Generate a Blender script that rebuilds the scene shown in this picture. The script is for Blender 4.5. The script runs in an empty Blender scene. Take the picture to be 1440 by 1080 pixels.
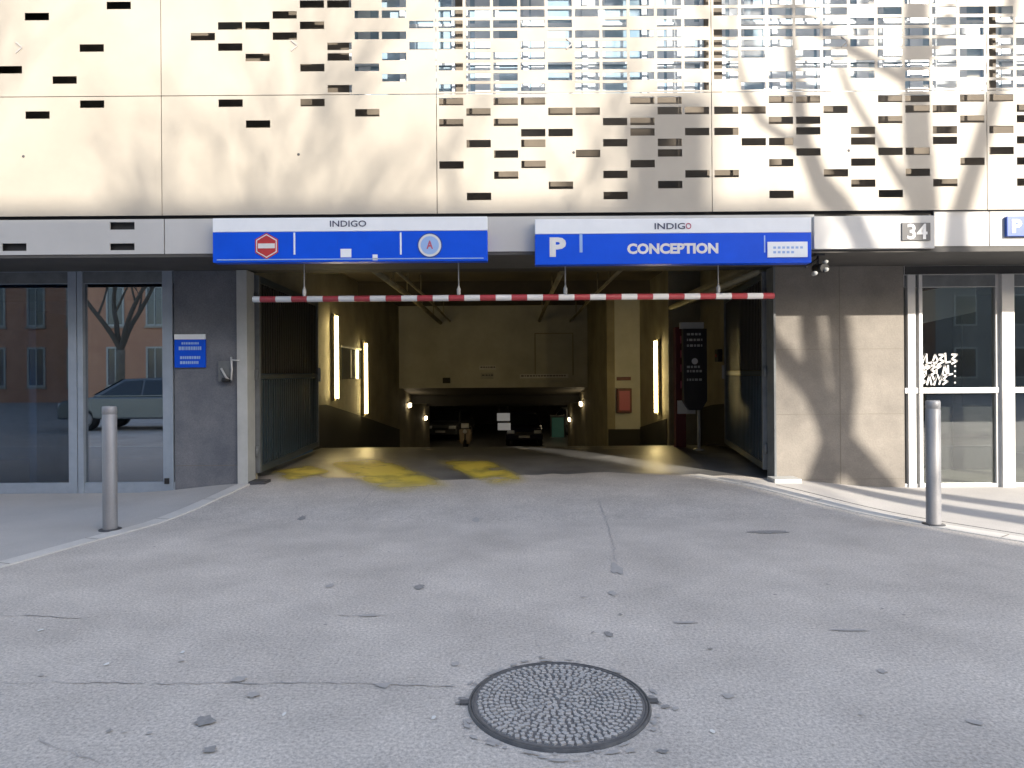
import bpy, bmesh, math, random
from mathutils import Vector, Matrix
random.seed(7)
R = math.radians
scn = bpy.context.scene
col = scn.collection

# ------------------------------------------------------------------ camera
F = 955.0
ROLL = 0.007
cd = bpy.data.cameras.new("camera")
cam = bpy.data.objects.new("camera", cd)
col.objects.link(cam)
cd.sensor_width = 36.0
cd.lens = F / 1440 * 36
cd.shift_y = -15 / 1440
cd.clip_start = 0.05
cd.clip_end = 1000
cam.matrix_world = Matrix.Translation((0, 0, 1.5)) @ Matrix.Rotation(R(90), 4, 'X') @ Matrix.Rotation(-ROLL, 4, 'Z')
scn.camera = cam


def P(px, py, Y):
    u, v = px - 720, 525 - py
    c, s = math.cos(ROLL), math.sin(ROLL)
    return Vector(((u * c + v * s) * Y / F, Y, 1.5 + (-u * s + v * c) * Y / F))


# ------------------------------------------------------------------ light
SUN = Vector((0.62, -1.0, 0.487))
w = bpy.data.worlds.new("World")
scn.world = w
w.use_nodes = True
nt = w.node_tree
sky = nt.nodes.new("ShaderNodeTexSky")
sky.sky_type = 'NISHITA'
sky.sun_disc = False
sky.sun_elevation = math.atan(0.487 / math.hypot(0.62, 1))
sky.sun_rotation = math.atan2(0.62, -1.0)
bg = nt.nodes["Background"]
nt.links.new(sky.outputs[0], bg.inputs[0])
bg.inputs[1].default_value = 0.15
sky.dust_density = 1.6
sky.ozone_density = 0.7
sl = bpy.data.lights.new("sun", 'SUN')
sl.energy = 3.4
sl.angle = R(0.5)
sl.color = (1.0, 0.91, 0.78)
so = bpy.data.objects.new("sun", sl)
col.objects.link(so)
so.rotation_euler = SUN.to_track_quat('Z', 'Y').to_euler()
so.location = (20, -30, 30)
scn.view_settings.view_transform = 'Standard'
scn.view_settings.look = 'None'
scn.view_settings.gamma = 1
scn.view_settings.use_curve_mapping = False
scn.view_settings.exposure = 1.5
cy = scn.cycles
cy.max_bounces = 10
cy.transparent_max_bounces = 12
cy.use_denoising = True
cy.caustics_reflective = False
cy.caustics_refractive = False
cy.sample_clamp_indirect = 6

# ------------------------------------------------------------------ helpers
M = {}


def mat(name, c, rough=0.6, c2=None, scale=6.0, amt=1.0, detail=6, bump=0.0, bscale=60, metal=0.0, spec=0.5,
        fine=0.0, fscale=180, stretch=None):
    m = bpy.data.materials.new(name)
    m.use_nodes = True
    t = m.node_tree
    b = t.nodes["Principled BSDF"]
    b.inputs["Base Color"].default_value = (*c, 1)
    b.inputs["Roughness"].default_value = rough
    b.inputs["Metallic"].default_value = metal
    b.inputs["Specular IOR Level"].default_value = spec
    g = t.nodes.new("ShaderNodeNewGeometry")
    src = g.outputs["Position"]
    if stretch:
        mp = t.nodes.new("ShaderNodeMapping")
        mp.inputs["Scale"].default_value = stretch
        t.links.new(src, mp.inputs[0])
        src = mp.outputs[0]
    if c2 is not None:
        n = t.nodes.new("ShaderNodeTexNoise")
        n.inputs["Scale"].default_value = scale
        n.inputs["Detail"].default_value = detail
        n.inputs["Roughness"].default_value = 0.62
        t.links.new(src, n.inputs["Vector"])
        r = t.nodes.new("ShaderNodeValToRGB")
        r.color_ramp.elements[0].position = 0.33
        r.color_ramp.elements[1].position = 0.68
        r.color_ramp.elements[0].color = (*c2, 1)
        r.color_ramp.elements[1].color = (*c, 1)
        t.links.new(n.outputs["Fac"], r.inputs[0])
        out = r.outputs[0]
        if fine > 0:
            n2 = t.nodes.new("ShaderNodeTexNoise")
            n2.inputs["Scale"].default_value = fscale
            n2.inputs["Detail"].default_value = 3
            n2.inputs["Roughness"].default_value = 0.8
            t.links.new(g.outputs["Position"], n2.inputs["Vector"])
            mr = t.nodes.new("ShaderNodeMapRange")
            mr.inputs[1].default_value = 0.3
            mr.inputs[2].default_value = 0.7
            mr.inputs[3].default_value = 1 - fine
            mr.inputs[4].default_value = 1 + fine
            t.links.new(n2.outputs["Fac"], mr.inputs[0])
            mx = t.nodes.new("ShaderNodeVectorMath")
            mx.operation = 'SCALE'
            t.links.new(out, mx.inputs[0])
            t.links.new(mr.outputs[0], mx.inputs["Scale"])
            out = mx.outputs[0]
        t.links.new(out, b.inputs["Base Color"])
    if bump > 0:
        n3 = t.nodes.new("ShaderNodeTexNoise")
        n3.inputs["Scale"].default_value = bscale
        n3.inputs["Detail"].default_value = 4
        t.links.new(g.outputs["Position"], n3.inputs["Vector"])
        bp = t.nodes.new("ShaderNodeBump")
        bp.inputs["Strength"].default_value = bump
        bp.inputs["Distance"].default_value = 0.01
        t.links.new(n3.outputs["Fac"], bp.inputs["Height"])
        t.links.new(bp.outputs[0], b.inputs["Normal"])
    M[name] = m
    return m


def emis(name, c, s):
    m = bpy.data.materials.new(name)
    m.use_nodes = True
    b = m.node_tree.nodes["Principled BSDF"]
    b.inputs["Base Color"].default_value = (*c, 1)
    b.inputs["Emission Color"].default_value = (*c, 1)
    b.inputs["Emission Strength"].default_value = s
    M[name] = m


def glass(name, refl, tint):
    m = bpy.data.materials.new(name)
    m.use_nodes = True
    t = m.node_tree
    t.nodes.remove(t.nodes["Principled BSDF"])
    out = t.nodes["Material Output"]
    tr = t.nodes.new("ShaderNodeBsdfTransparent")
    tr.inputs[0].default_value = (*tint, 1)
    gl = t.nodes.new("ShaderNodeBsdfGlossy")
    gl.inputs["Roughness"].default_value = 0.01
    gl.inputs["Color"].default_value = (0.95, 0.97, 1, 1)
    fr = t.nodes.new("ShaderNodeFresnel")
    fr.inputs[0].default_value = 1.5
    ad = t.nodes.new("ShaderNodeMath")
    ad.operation = 'ADD'
    ad.use_clamp = True
    ad.inputs[1].default_value = refl
    t.links.new(fr.outputs[0], ad.inputs[0])
    mx = t.nodes.new("ShaderNodeMixShader")
    t.links.new(ad.outputs[0], mx.inputs[0])
    t.links.new(tr.outputs[0], mx.inputs[1])
    t.links.new(gl.outputs[0], mx.inputs[2])
    t.links.new(mx.outputs[0], out.inputs[0])
    M[name] = m


def base_of(o):
    v = Vector((0, 0, 0))
    while o:
        v += o.location
        o = o.parent
    return v


class MB:
    def __init__(s):
        s.v, s.f, s.mi, s.sm = [], [], [], []

    def add(s, vs, fs, mi=0, smooth=False):
        b = len(s.v)
        s.v += [tuple(x) for x in vs]
        for f in fs:
            s.f.append([b + i for i in f])
            s.mi.append(mi)
            s.sm.append(smooth)
        return s

    def box(s, x0, x1, y0, y1, z0, z1, mi=0):
        vs = [(x, y, z) for x in (x0, x1) for y in (y0, y1) for z in (z0, z1)]
        fs = [(0, 1, 3, 2), (4, 6, 7, 5), (0, 4, 5, 1), (2, 3, 7, 6), (0, 2, 6, 4), (1, 5, 7, 3)]
        return s.add(vs, fs, mi)

    def obox(s, c, ax, ay, az, mi=0):
        c, ax, ay, az = Vector(c), Vector(ax), Vector(ay), Vector(az)
        vs = [c + i * ax + j * ay + k * az for i in (-1, 1) for j in (-1, 1) for k in (-1, 1)]
        fs = [(0, 1, 3, 2), (4, 6, 7, 5), (0, 4, 5, 1), (2, 3, 7, 6), (0, 2, 6, 4), (1, 5, 7, 3)]
        return s.add(vs, fs, mi)

    def tube(s, pts, rad, n=10, mi=0, cap=True):
        pts = [Vector(p) for p in pts]
        if not isinstance(rad, (list, tuple)):
            rad = [rad] * len(pts)
        vs, fs = [], []
        ref = None
        for i, p in enumerate(pts):
            d = (pts[min(i + 1, len(pts) - 1)] - pts[max(i - 1, 0)]).normalized()
            if ref is None:
                ref = Vector((1, 0, 0)) if abs(d.x) < 0.8 else Vector((0, 1, 0))
            a = (ref - d * ref.dot(d)).normalized()
            ref = a
            b = d.cross(a)
            for k in range(n):
                t = 2 * math.pi * k / n
                vs.append(p + (a * math.cos(t) + b * math.sin(t)) * rad[i])
        for i in range(len(pts) - 1):
            for k in range(n):
                fs.append((i * n + k, i * n + (k + 1) % n, (i + 1) * n + (k + 1) % n, (i + 1) * n + k))
        s.add(vs, fs, mi, True)
        if cap:
            b = len(s.v) - len(vs)
            s.f.append([b + k for k in range(n)][::-1]); s.mi.append(mi); s.sm.append(False)
            e = b + (len(pts) - 1) * n
            s.f.append([e + k for k in range(n)]); s.mi.append(mi); s.sm.append(False)
        return s

    def lathe(s, c, prof, n=24, mi=0, axis='Z', smooth=True):
        c = Vector(c)
        vs, fs = [], []
        for r, h in prof:
            for k in range(n):
                t = 2 * math.pi * k / n
                a, b = r * math.cos(t), r * math.sin(t)
                if axis == 'Z':
                    vs.append(c + Vector((a, b, h)))
                elif axis == 'Y':
                    vs.append(c + Vector((a, h, b)))
                else:
                    vs.append(c + Vector((h, a, b)))
        for i in range(len(prof) - 1):
            for k in range(n):
                fs.append((i * n + k, i * n + (k + 1) % n, (i + 1) * n + (k + 1) % n, (i + 1) * n + k))
        return s.add(vs, fs, mi, smooth)

    def prism(s, poly, y0, y1, mi=0):
        """polygon in XZ extruded along Y"""
        n = len(poly)
        vs = [(x, y0, z) for x, z in poly] + [(x, y1, z) for x, z in poly]
        fs = [tuple(range(n)), tuple(range(2 * n - 1, n - 1, -1))]
        fs += [(i, i + n, (i + 1) % n + n, (i + 1) % n) for i in range(n)]
        return s.add(vs, fs, mi)

    def disc(s, cx, cz, r, y0, y1, n=32, mi=0):
        return s.prism([(cx + r * math.cos(2 * math.pi * k / n), cz + r * math.sin(2 * math.pi * k / n)) for k in range(n)], y0, y1, mi)

    def build(s, name, m, parent=None, bevel=0.0, loc=None):
        me = bpy.data.meshes.new(name)
        off = base_of(parent) if parent else Vector(loc or (0, 0, 0))
        me.from_pydata([Vector(x) - off for x in s.v], [], s.f)
        ms = m if isinstance(m, (list, tuple)) else [m]
        for x in ms:
            me.materials.append(M[x])
        me.polygons.foreach_set("material_index", s.mi)
        me.polygons.foreach_set("use_smooth", s.sm)
        bm = bmesh.new()
        bm.from_mesh(me)
        bmesh.ops.recalc_face_normals(bm, faces=bm.faces)
        if bevel > 0:
            es = [e for e in bm.edges if len(e.link_faces) == 2 and e.calc_face_angle(0) > 0.6]
            bmesh.ops.bevel(bm, geom=es, offset=bevel, segments=2, affect='EDGES', profile=0.6)
        bm.to_mesh(me)
        bm.free()
        me.update()
        o = bpy.data.objects.new(name, me)
        col.objects.link(o)
        if parent:
            o.parent = parent
        else:
            o.location = off
        return o


def tag(o, label=None, cat=None, group=None, kind=None):
    if label: o["label"] = label
    if cat: o["category"] = cat
    if group: o["group"] = group
    if kind: o["kind"] = kind
    return o


def thing(name, loc, label, cat, group=None):
    o = bpy.data.objects.new(name, None)
    o.empty_display_size = 0.2
    col.objects.link(o)
    o.location = loc
    return tag(o, label, cat, group)


def copy_tree(o, parent=None):
    c = o.copy()
    col.objects.link(c)
    if parent:
        c.parent = parent
        c.matrix_parent_inverse = o.matrix_parent_inverse.copy()
    for ch in list(o.children):
        copy_tree(ch, c)
    return c


def text(s, cx, cz, wdt, hgt, y, mb, mi=0, depth=0.003, bold=0.02):
    """adds lettering facing -Y, fitted to wdt x hgt, into mb"""
    cu = bpy.data.curves.new("lettering", 'FONT')
    cu.body = s
    cu.extrude = 0.02
    cu.offset = bold
    cu.resolution_u = 3
    o = bpy.data.objects.new("lettering", cu)
    col.objects.link(o)
    dg = bpy.context.evaluated_depsgraph_get()
    me = bpy.data.meshes.new_from_object(o.evaluated_get(dg))
    vs = [v.co.copy() for v in me.vertices]
    fs = [tuple(p.vertices) for p in me.polygons]
    bpy.data.objects.remove(o)
    bpy.data.curves.remove(cu)
    bpy.data.meshes.remove(me)
    if not vs:
        return
    x0, x1 = min(v.x for v in vs), max(v.x for v in vs)
    y0, y1 = min(v.y for v in vs), max(v.y for v in vs)
    out = []
    for v in vs:
        out.append((cx + ((v.x - x0) / (x1 - x0) - 0.5) * wdt, y - depth * (0 if v.z < 0 else 1), cz + ((v.y - y0) / (y1 - y0) - 0.5) * hgt))
    mb.add(out, fs, mi)


def smooth(t):
    t = max(0.0, min(1.0, t))
    return t * t * (3 - 2 * t)


# ------------------------------------------------------------------ materials
mat("asphalt", (0.58, 0.535, 0.488), 0.85, (0.43, 0.396, 0.362), 1.4, detail=12, fine=0.40, fscale=60, bump=0.3, bscale=120)
mat("asphalt_dark", (0.15, 0.15, 0.16), 0.6, (0.10, 0.10, 0.11), 1.6, fine=0.25, fscale=120, bump=0.25, bscale=120)
mat("pavement", (0.48, 0.46, 0.44), 0.85, (0.42, 0.405, 0.39), 1.3, fine=0.22, fscale=140, bump=0.3, bscale=140)
mat("kerb", (0.62, 0.60, 0.57), 0.8, (0.54, 0.52, 0.49), 2.5, fine=0.15, bump=0.2, bscale=90)
mat("stain", (0.21, 0.205, 0.205), 0.8, (0.32, 0.31, 0.3), 40)
mat("stain_faint", (0.35, 0.335, 0.325), 0.85, (0.43, 0.41, 0.395), 30)
mat("speck", (0.7, 0.7, 0.68), 0.7)
mat("panel", (0.40, 0.366, 0.313), 0.5, (0.345, 0.313, 0.265), 0.9, bump=0.04, bscale=4)
mat("fascia", (0.52, 0.515, 0.505), 0.5, (0.47, 0.465, 0.455), 1.2)
mat("dark_metal", (0.035, 0.035, 0.038), 0.5, (0.025, 0.025, 0.027), 3)
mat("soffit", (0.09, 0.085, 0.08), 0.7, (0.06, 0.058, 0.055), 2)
mat("wall_stone_shaded", (0.165, 0.172, 0.192), 0.6, (0.105, 0.115, 0.138), 2.6, fine=0.2, fscale=60, bump=0.2, bscale=40)  # stone of the left wall, its shade and bluish cast put into the colour
mat("wall_stone", (0.235, 0.215, 0.19), 0.75, (0.17, 0.155, 0.138), 2.2, fine=0.12, fscale=60, bump=0.2, bscale=40)
mat("grout", (0.16, 0.145, 0.12), 0.9)
mat("alu", (0.36, 0.42, 0.50), 0.38, (0.30, 0.355, 0.43), 5, metal=0.35)
mat("alu_white", (0.62, 0.62, 0.62), 0.4, (0.54, 0.54, 0.54), 4, metal=0.2)
mat("jamb", (0.46, 0.47, 0.46), 0.45, (0.38, 0.39, 0.38), 4)
mat("gate_paint", (0.03, 0.052, 0.07), 0.38, (0.025, 0.036, 0.046), 4)
mat("gate_edge", (0.16, 0.175, 0.185), 0.4, (0.11, 0.12, 0.13), 6)
mat("steel", (0.30, 0.30, 0.315), 0.5, (0.24, 0.24, 0.25), 9, metal=0.3, fine=0.08, fscale=90, stretch=(1, 1, .25))
mat("steel_dark", (0.09, 0.09, 0.095), 0.55, (0.06, 0.06, 0.065), 8, metal=0.3)
mat("iron", (0.50, 0.48, 0.465), 0.6, (0.40, 0.395, 0.395), 14, metal=0.1, fine=0.2, fscale=120)
mat("iron_mid", (0.19, 0.185, 0.185), 0.7, (0.14, 0.137, 0.137), 20)
mat("iron_dark", (0.07, 0.07, 0.075), 0.75, (0.13, 0.127, 0.125), 20)
mat("sign_blue", (0.0, 0.085, 0.72), 0.4, (0.0, 0.075, 0.64), 3, spec=0.3)
mat("sign_navy", (0.01, 0.06, 0.30), 0.4)
mat("sign_white", (0.82, 0.85, 0.89), 0.4, (0.77, 0.80, 0.84), 4, spec=0.3)
mat("sign_pale", (0.30, 0.45, 0.75), 0.4)
mat("ink", (0.06, 0.07, 0.12), 0.5)
mat("ink_red", (0.45, 0.10, 0.16), 0.5)
mat("red", (0.50, 0.035, 0.04), 0.45, (0.40, 0.03, 0.035), 8)
mat("white", (0.72, 0.72, 0.72), 0.5, (0.62, 0.62, 0.62), 8)
mat("maroon", (0.10, 0.012, 0.016), 0.5)
mat("black", (0.012, 0.012, 0.013), 0.45, (0.018, 0.018, 0.02), 6)
mat("grey_plate", (0.10, 0.10, 0.105), 0.5)
mat("tunnel_paint", (0.36, 0.325, 0.225), 0.7, (0.19, 0.17, 0.12), 0.9, fine=0.1, fscale=30, bump=0.15, bscale=20)
mat("tunnel_pale", (0.58, 0.58, 0.54), 0.6, (0.41, 0.41, 0.38), 0.8)
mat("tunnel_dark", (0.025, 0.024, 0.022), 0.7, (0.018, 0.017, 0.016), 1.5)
mat("tunnel_ceiling", (0.10, 0.085, 0.06), 0.8, (0.06, 0.05, 0.04), 0.8)
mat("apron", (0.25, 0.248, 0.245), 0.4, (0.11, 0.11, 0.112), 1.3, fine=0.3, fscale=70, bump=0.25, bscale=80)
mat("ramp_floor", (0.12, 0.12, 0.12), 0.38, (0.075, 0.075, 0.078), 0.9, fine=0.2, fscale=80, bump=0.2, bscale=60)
mat("inner_wall", (0.17, 0.145, 0.115), 0.8, (0.12, 0.10, 0.08), 1.2)
mat("window_white", (0.70, 0.76, 0.82), 0.5, (0.60, 0.67, 0.74), 3)
mat("hall", (0.12, 0.11, 0.09), 0.7, (0.08, 0.073, 0.06), 1.0)
mat("window_blue", (0.20, 0.32, 0.44), 0.1, (0.42, 0.54, 0.63), 1.6, spec=0.8)  # sky reflection on the upper panes is painted in as pale blue
mat("window_dark", (0.03, 0.04, 0.055), 0.08, (0.06, 0.07, 0.09), 1.6, spec=0.8)
mat("room_blue", (0.10, 0.19, 0.32), 0.8, (0.06, 0.12, 0.21), 0.9)
mat("room_floor", (0.35, 0.33, 0.29), 0.5, (0.28, 0.26, 0.23), 2)
mat("room_dim", (0.24, 0.24, 0.235), 0.7, (0.17, 0.17, 0.17), 1)
mat("room_grey", (0.22, 0.22, 0.21), 0.7, (0.17, 0.17, 0.165), 1)
mat("room_white", (0.6, 0.62, 0.6), 0.6)
mat("bark", (0.13, 0.115, 0.09), 0.9, (0.21, 0.19, 0.15), 3, bump=0.4, bscale=15)
mat("twig", (0.10, 0.085, 0.065), 0.9)
mat("stucco_grey", (0.30, 0.29, 0.27), 0.85, (0.25, 0.24, 0.225), 0.8)
mat("brick", (0.62, 0.33, 0.20), 0.85, (0.52, 0.26, 0.16), 1.2)
mat("stucco", (0.46, 0.40, 0.32), 0.85, (0.40, 0.34, 0.27), 0.8)
mat("shutter", (0.50, 0.50, 0.46), 0.7)
mat("roof_tile", (0.30, 0.14, 0.09), 0.8, (0.22, 0.10, 0.07), 3)
mat("car_grey", (0.17, 0.185, 0.20), 0.25, metal=0.5)
mat("car_dark", (0.025, 0.025, 0.05), 0.25, metal=0.3)
mat("car_white", (0.6, 0.62, 0.62), 0.25)
mat("tyre", (0.015, 0.015, 0.015), 0.8)
mat("car_glass", (0.02, 0.025, 0.03), 0.05, spec=0.8)
mat("lamp_lens", (0.75, 0.77, 0.8), 0.15)
mat("scooter_body", (0.42, 0.33, 0.24), 0.35, (0.36, 0.28, 0.2), 5)
emis("tube_glow", (1.0, 0.77, 0.34), 10)
emis("lamp_glow", (1.0, 0.80, 0.50), 6.0)
emis("sign_glow", (0.95, 0.95, 0.95), 0.05)
emis("green_glow", (0.25, 0.6, 0.42), 0.012)
glass("door_glass_left", 0.30, (0.5, 0.55, 0.6))
glass("door_glass_dim", 0.035, (0.72, 0.78, 0.85))
glass("door_glass_right", 0.045, (0.85, 0.88, 0.87))

# striped bar
m = mat("striped", (0.6, 0.05, 0.05), 0.4)
t = m.node_tree
g = t.nodes.new("ShaderNodeNewGeometry")
sx = t.nodes.new("ShaderNodeSeparateXYZ")
t.links.new(g.outputs["Position"], sx.inputs[0])
md = t.nodes.new("ShaderNodeMath"); md.operation = 'MULTIPLY'; md.inputs[1].default_value = 1 / 0.352
t.links.new(sx.outputs[0], md.inputs[0])
fr = t.nodes.new("ShaderNodeMath"); fr.operation = 'FRACT'
t.links.new(md.outputs[0], fr.inputs[0])
gt = t.nodes.new("ShaderNodeMath"); gt.operation = 'GREATER_THAN'; gt.inputs[1].default_value = 0.5
t.links.new(fr.outputs[0], gt.inputs[0])
mx = t.nodes.new("ShaderNodeMix"); mx.data_type = 'RGBA'
mx.inputs[6].default_value = (0.42, 0.05, 0.06, 1)
mx.inputs[7].default_value = (0.75, 0.74, 0.72, 1)
t.links.new(gt.outputs[0], mx.inputs[0])
t.links.new(mx.outputs[2], t.nodes["Principled BSDF"].inputs["Base Color"])

# worn yellow floor paint: transparent where worn away
m = bpy.data.materials.new("worn_yellow"); m.use_nodes = True; M["worn_yellow"] = m
t = m.node_tree
b = t.nodes["Principled BSDF"]
b.inputs["Base Color"].default_value = (0.82, 0.65, 0.09, 1)
b.inputs["Roughness"].default_value = 0.6
g = t.nodes.new("ShaderNodeNewGeometry")
n = t.nodes.new("ShaderNodeTexNoise"); n.inputs["Scale"].default_value = 2.0; n.inputs["Detail"].default_value = 9; n.inputs["Roughness"].default_value = 0.58
t.links.new(g.outputs["Position"], n.inputs["Vector"])
rp = t.nodes.new("ShaderNodeValToRGB")
rp.color_ramp.elements[0].position = 0.25; rp.color_ramp.elements[1].position = 0.52
t.links.new(n.outputs["Fac"], rp.inputs[0])
wa = t.nodes.new("ShaderNodeAttribute"); wa.attribute_name = "wear"
mm = t.nodes.new("ShaderNodeMath"); mm.operation = 'MULTIPLY'
t.links.new(rp.outputs[0], mm.inputs[0]); t.links.new(wa.outputs["Fac"], mm.inputs[1])
t.links.new(mm.outputs[0], b.inputs["Alpha"])

# ------------------------------------------------------------------ dimensions
YF, YW = 7.45, 8.68          # perforated facade plane, recessed ground floor wall plane
YS = 7.30                    # sign fronts
ZSOF = 2.84                  # underside of the overhang


def hump(x, y):
    return 0.115 * smooth((y - 6.7) / 2.0) * smooth((4.9 - abs(x)) / 1.6)


# ------------------------------------------------------------------ ground
XL = [-300, -80, -30, -14, -10] + [i * 0.4 for i in range(-20, 21)] + [10, 14, 30, 80, 300]
YL = [-300, -80, -30, -10, 0] + [2 + i * 0.3 for i in range(36)] + [12.7, 16, 22, 30, 48, 80, 300]
mb = MB()
idx = {}
for j, y in enumerate(YL):
    for i, x in enumerate(XL):
        idx[i, j] = len(mb.v)
        mb.v.append((x, y, hump(x, y) if y < 13 else 0.0 if abs(x) > 5 else hump(x, 12.7)))
for j in range(len(YL) - 1):
    for i in range(len(XL) - 1):
        cx, cy_ = (XL[i] + XL[i + 1]) / 2, (YL[j] + YL[j + 1]) / 2
        if cy_ > YL[40] and cy_ < 48 and abs(cx) < 14 and cy_ > 12.55:
            continue
        mb.f.append([idx[i, j], idx[i + 1, j], idx[i + 1, j + 1], idx[i, j + 1]])
        mb.mi.append(0)
        mb.sm.append(True)


def blob(cx, cy_, rx, ry, mi, rot=0.0, n=14, rough=0.35):
    zb_ = 0.0045 + (len(mb.f) % 97) * 0.00004   # overlapping stains never share a plane
    vs = []
    for k in range(n):
        a = 2 * math.pi * k / n
        q = 1 + rough * (random.random() - 0.5) * 2
        u, v = rx * q * math.cos(a), ry * q * math.sin(a)
        x, y = cx + u * math.cos(rot) - v * math.sin(rot), cy_ + u * math.sin(rot) + v * math.cos(rot)
        vs.append((x, y, hump(x, y) + zb_))
    mb.add(vs, [tuple(range(n))], mi)


def gpt(px, py, z=0.0):
    """ground point under a pixel"""
    u, v = px - 720, 525 - py
    vv = -u * math.sin(ROLL) + v * math.cos(ROLL)
    Y = (z - 1.5) * F / vv
    return P(px, py, Y)


for px, py, wpx, hpx, mi, rot in [(287, 1016, 14, 9, 1, 0.5), (295, 1057, 9, 5, 1, 0), (335, 957, 12, 4, 2, 0.2), (356, 979, 8, 4, 2, 0),
                                  (590, 826, 7, 3, 1, 0), (463, 825, 6, 3, 2, 0), (520, 866, 12, 2, 2, 0), (855, 892, 6, 4, 1, 0),
                                  (933, 1058, 8, 3, 1, 0), (950, 997, 6, 3, 2, 0), (1240, 945, 7, 3, 2, 0), (1372, 1017, 9, 4, 2, 0),
                                  (1085, 749, 30, 2, 1, 0), (1195, 887, 24, 1.5, 2, 0), (965, 876, 14, 1.5, 2, 0), (866, 800, 8, 7, 2, 0),
                                  (20, 752, 22, 3, 2, 0), (210, 1032, 4, 2, 2, 0), (425, 730, 5, 3, 1, 0), (670, 732, 5, 3, 2, 0),
                                  (1025, 980, 8, 3, 2, 0), (862, 835, 6, 3, 2, 0), (640, 935, 6, 3, 2, 0), (540, 965, 10, 4, 2, 0)]:
    p = gpt(px, py)
    k = p.y / F
    ky = (gpt(px, py - 1).y - gpt(px, py + 1).y) / 2
    blob(p.x, p.y, wpx * k, hpx * ky, mi, rot)
for px, py in [(57, 887), (257, 918), (1002, 1030), (400, 1005), (610, 1010), (150, 935)]:
    p = gpt(px, py)
    blob(p.x, p.y, 0.008 + random.random() * .008, 0.02, 3, n=8)


def crack(pts, wdt, mi, jit=0.011):
    fine = []
    for a, b_ in zip(pts[:-1], pts[1:]):
        n = max(2, int((b_ - a).length / 0.045))
        for k in range(n):
            q = a.lerp(b_, k / n)
            fine.append(q + Vector((random.uniform(-1, 1), random.uniform(-1, 1), 0)) * jit)
    fine.append(pts[-1])
    vs, fs = [], []
    for k, q in enumerate(fine):
        d = (fine[min(k + 1, len(fine) - 1)] - fine[max(k - 1, 0)]).normalized()
        nrm = Vector((-d.y, d.x, 0)) * wdt * random.uniform(0.1, 1.0) * 0.4
        for sgn in (1, -1):
            r = q + nrm * sgn
            vs.append((r.x, r.y, hump(r.x, r.y) + 0.004))
    for k in range(len(fine) - 1):
        fs.append((2 * k, 2 * k + 1, 2 * k + 3, 2 * k + 2))
    mb.add(vs, fs, mi)


crack([gpt(-20, 961), gpt(190, 961), gpt(200, 961.5)], 0.014, 2)
crack([gpt(220, 962), gpt(330, 961), gpt(480, 961), gpt(640, 966)], 0.014, 2)
crack([gpt(-20, 865), gpt(60, 867), gpt(116, 870)], 0.016, 2)
crack([gpt(470, 866), gpt(580, 865)], 0.012, 2)
crack([gpt(842, 710), gpt(852, 730), gpt(864, 770), gpt(866, 800)], 0.02, 2)
crack([gpt(500, 720), gpt(540, 690)], 0.02, 2)
crack([gpt(50, 1040), gpt(150, 1075)], 0.01, 2)
mhc = gpt(786, 988)
for k in range(44):
    a_ = random.random() * 6.283
    rr_ = .425 + abs(random.gauss(0, .022))
    blob(mhc.x + rr_ * math.cos(a_), mhc.y + rr_ * math.sin(a_), random.uniform(.01, .035), random.uniform(.006, .014), 2, a_ + 1.57, 9)
for px, py in ((652, 984), (925, 989), (935, 995), (918, 982), (648, 990)):
    p = gpt(px, py); blob(p.x, p.y, .025, .014, 1, random.random() * 3, 9)
for k in range(60):
    x_, y_ = random.uniform(-3.2, 3.2), random.uniform(2.4, 7.5)
    blob(x_, y_, random.uniform(.006, .02), random.uniform(.004, .014), random.choice((1, 2, 2)), random.random() * 3, 8)
gr = mb.build("ground", ["asphalt", "stain", "stain_faint", "speck"])
tag(gr, kind="structure")

# kerb strips and pavements
KL = [(-3.32, YW), (-3.36, 8.1), (-3.45, 7.5), (-3.58, 6.85), (-3.78, 6.2), (-4.0, 5.4), (-4.3, 4.5), (-4.8, 3.8), (-5.6, 3.3), (-7, 3.0), (-12, 2.8)]
KR = [(2.36, 9.05), (2.95, 8.15), (3.45, 7.35), (3.95, 6.55), (4.45, 5.85), (4.95, 5.25), (5.6, 4.7), (6.4, 4.3), (8, 4.0), (12, 3.9)]


def strip(line, wd, name, mname, z, sgn):
    mb = MB()
    pts = [Vector((x, y, 0)) for x, y in line]
    fine = []
    for a, b_ in zip(pts[:-1], pts[1:]):
        for k in range(4):
            fine.append(a.lerp(b_, k / 4))
    fine.append(pts[-1])
    vs, fs = [], []
    for k, q in enumerate(fine):
        d = (fine[min(k + 1, len(fine) - 1)] - fine[max(k - 1, 0)]).normalized()
        nrm = Vector((-d.y, d.x, 0)) * sgn
        for o_, zz in ((0, -0.02), (0.006, z), (wd - 0.006, z), (wd, -0.02)):
            r = q + nrm * o_
            vs.append((r.x, r.y, hump(r.x, r.y) + zz))
    for k in range(len(fine) - 1):
        for c in range(3):
            fs.append((4 * k + c, 4 * k + c + 1, 4 * k + 5 + c, 4 * k + 4 + c))
    mb.add(vs, fs)
    if name == "kerb":
        acc = 0
        for k in range(1, len(fine) - 1):
            acc += (fine[k] - fine[k - 1]).length
            if acc > 0.75:
                acc = 0
                d = (fine[k + 1] - fine[k - 1]).normalized()
                nrm = Vector((-d.y, d.x, 0)) * sgn
                q = [fine[k] + nrm * .008 - d * .005, fine[k] + nrm * .008 + d * .005, fine[k] + nrm * (wd - .008) + d * .005, fine[k] + nrm * (wd - .008) - d * .005]
                mb.add([(r.x, r.y, hump(r.x, r.y) + z + .0025) for r in q], [(0, 1, 2, 3)], 1)
    o = mb.build(name, [mname, "grout"])
    tag(o, kind="structure")
    return o


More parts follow.
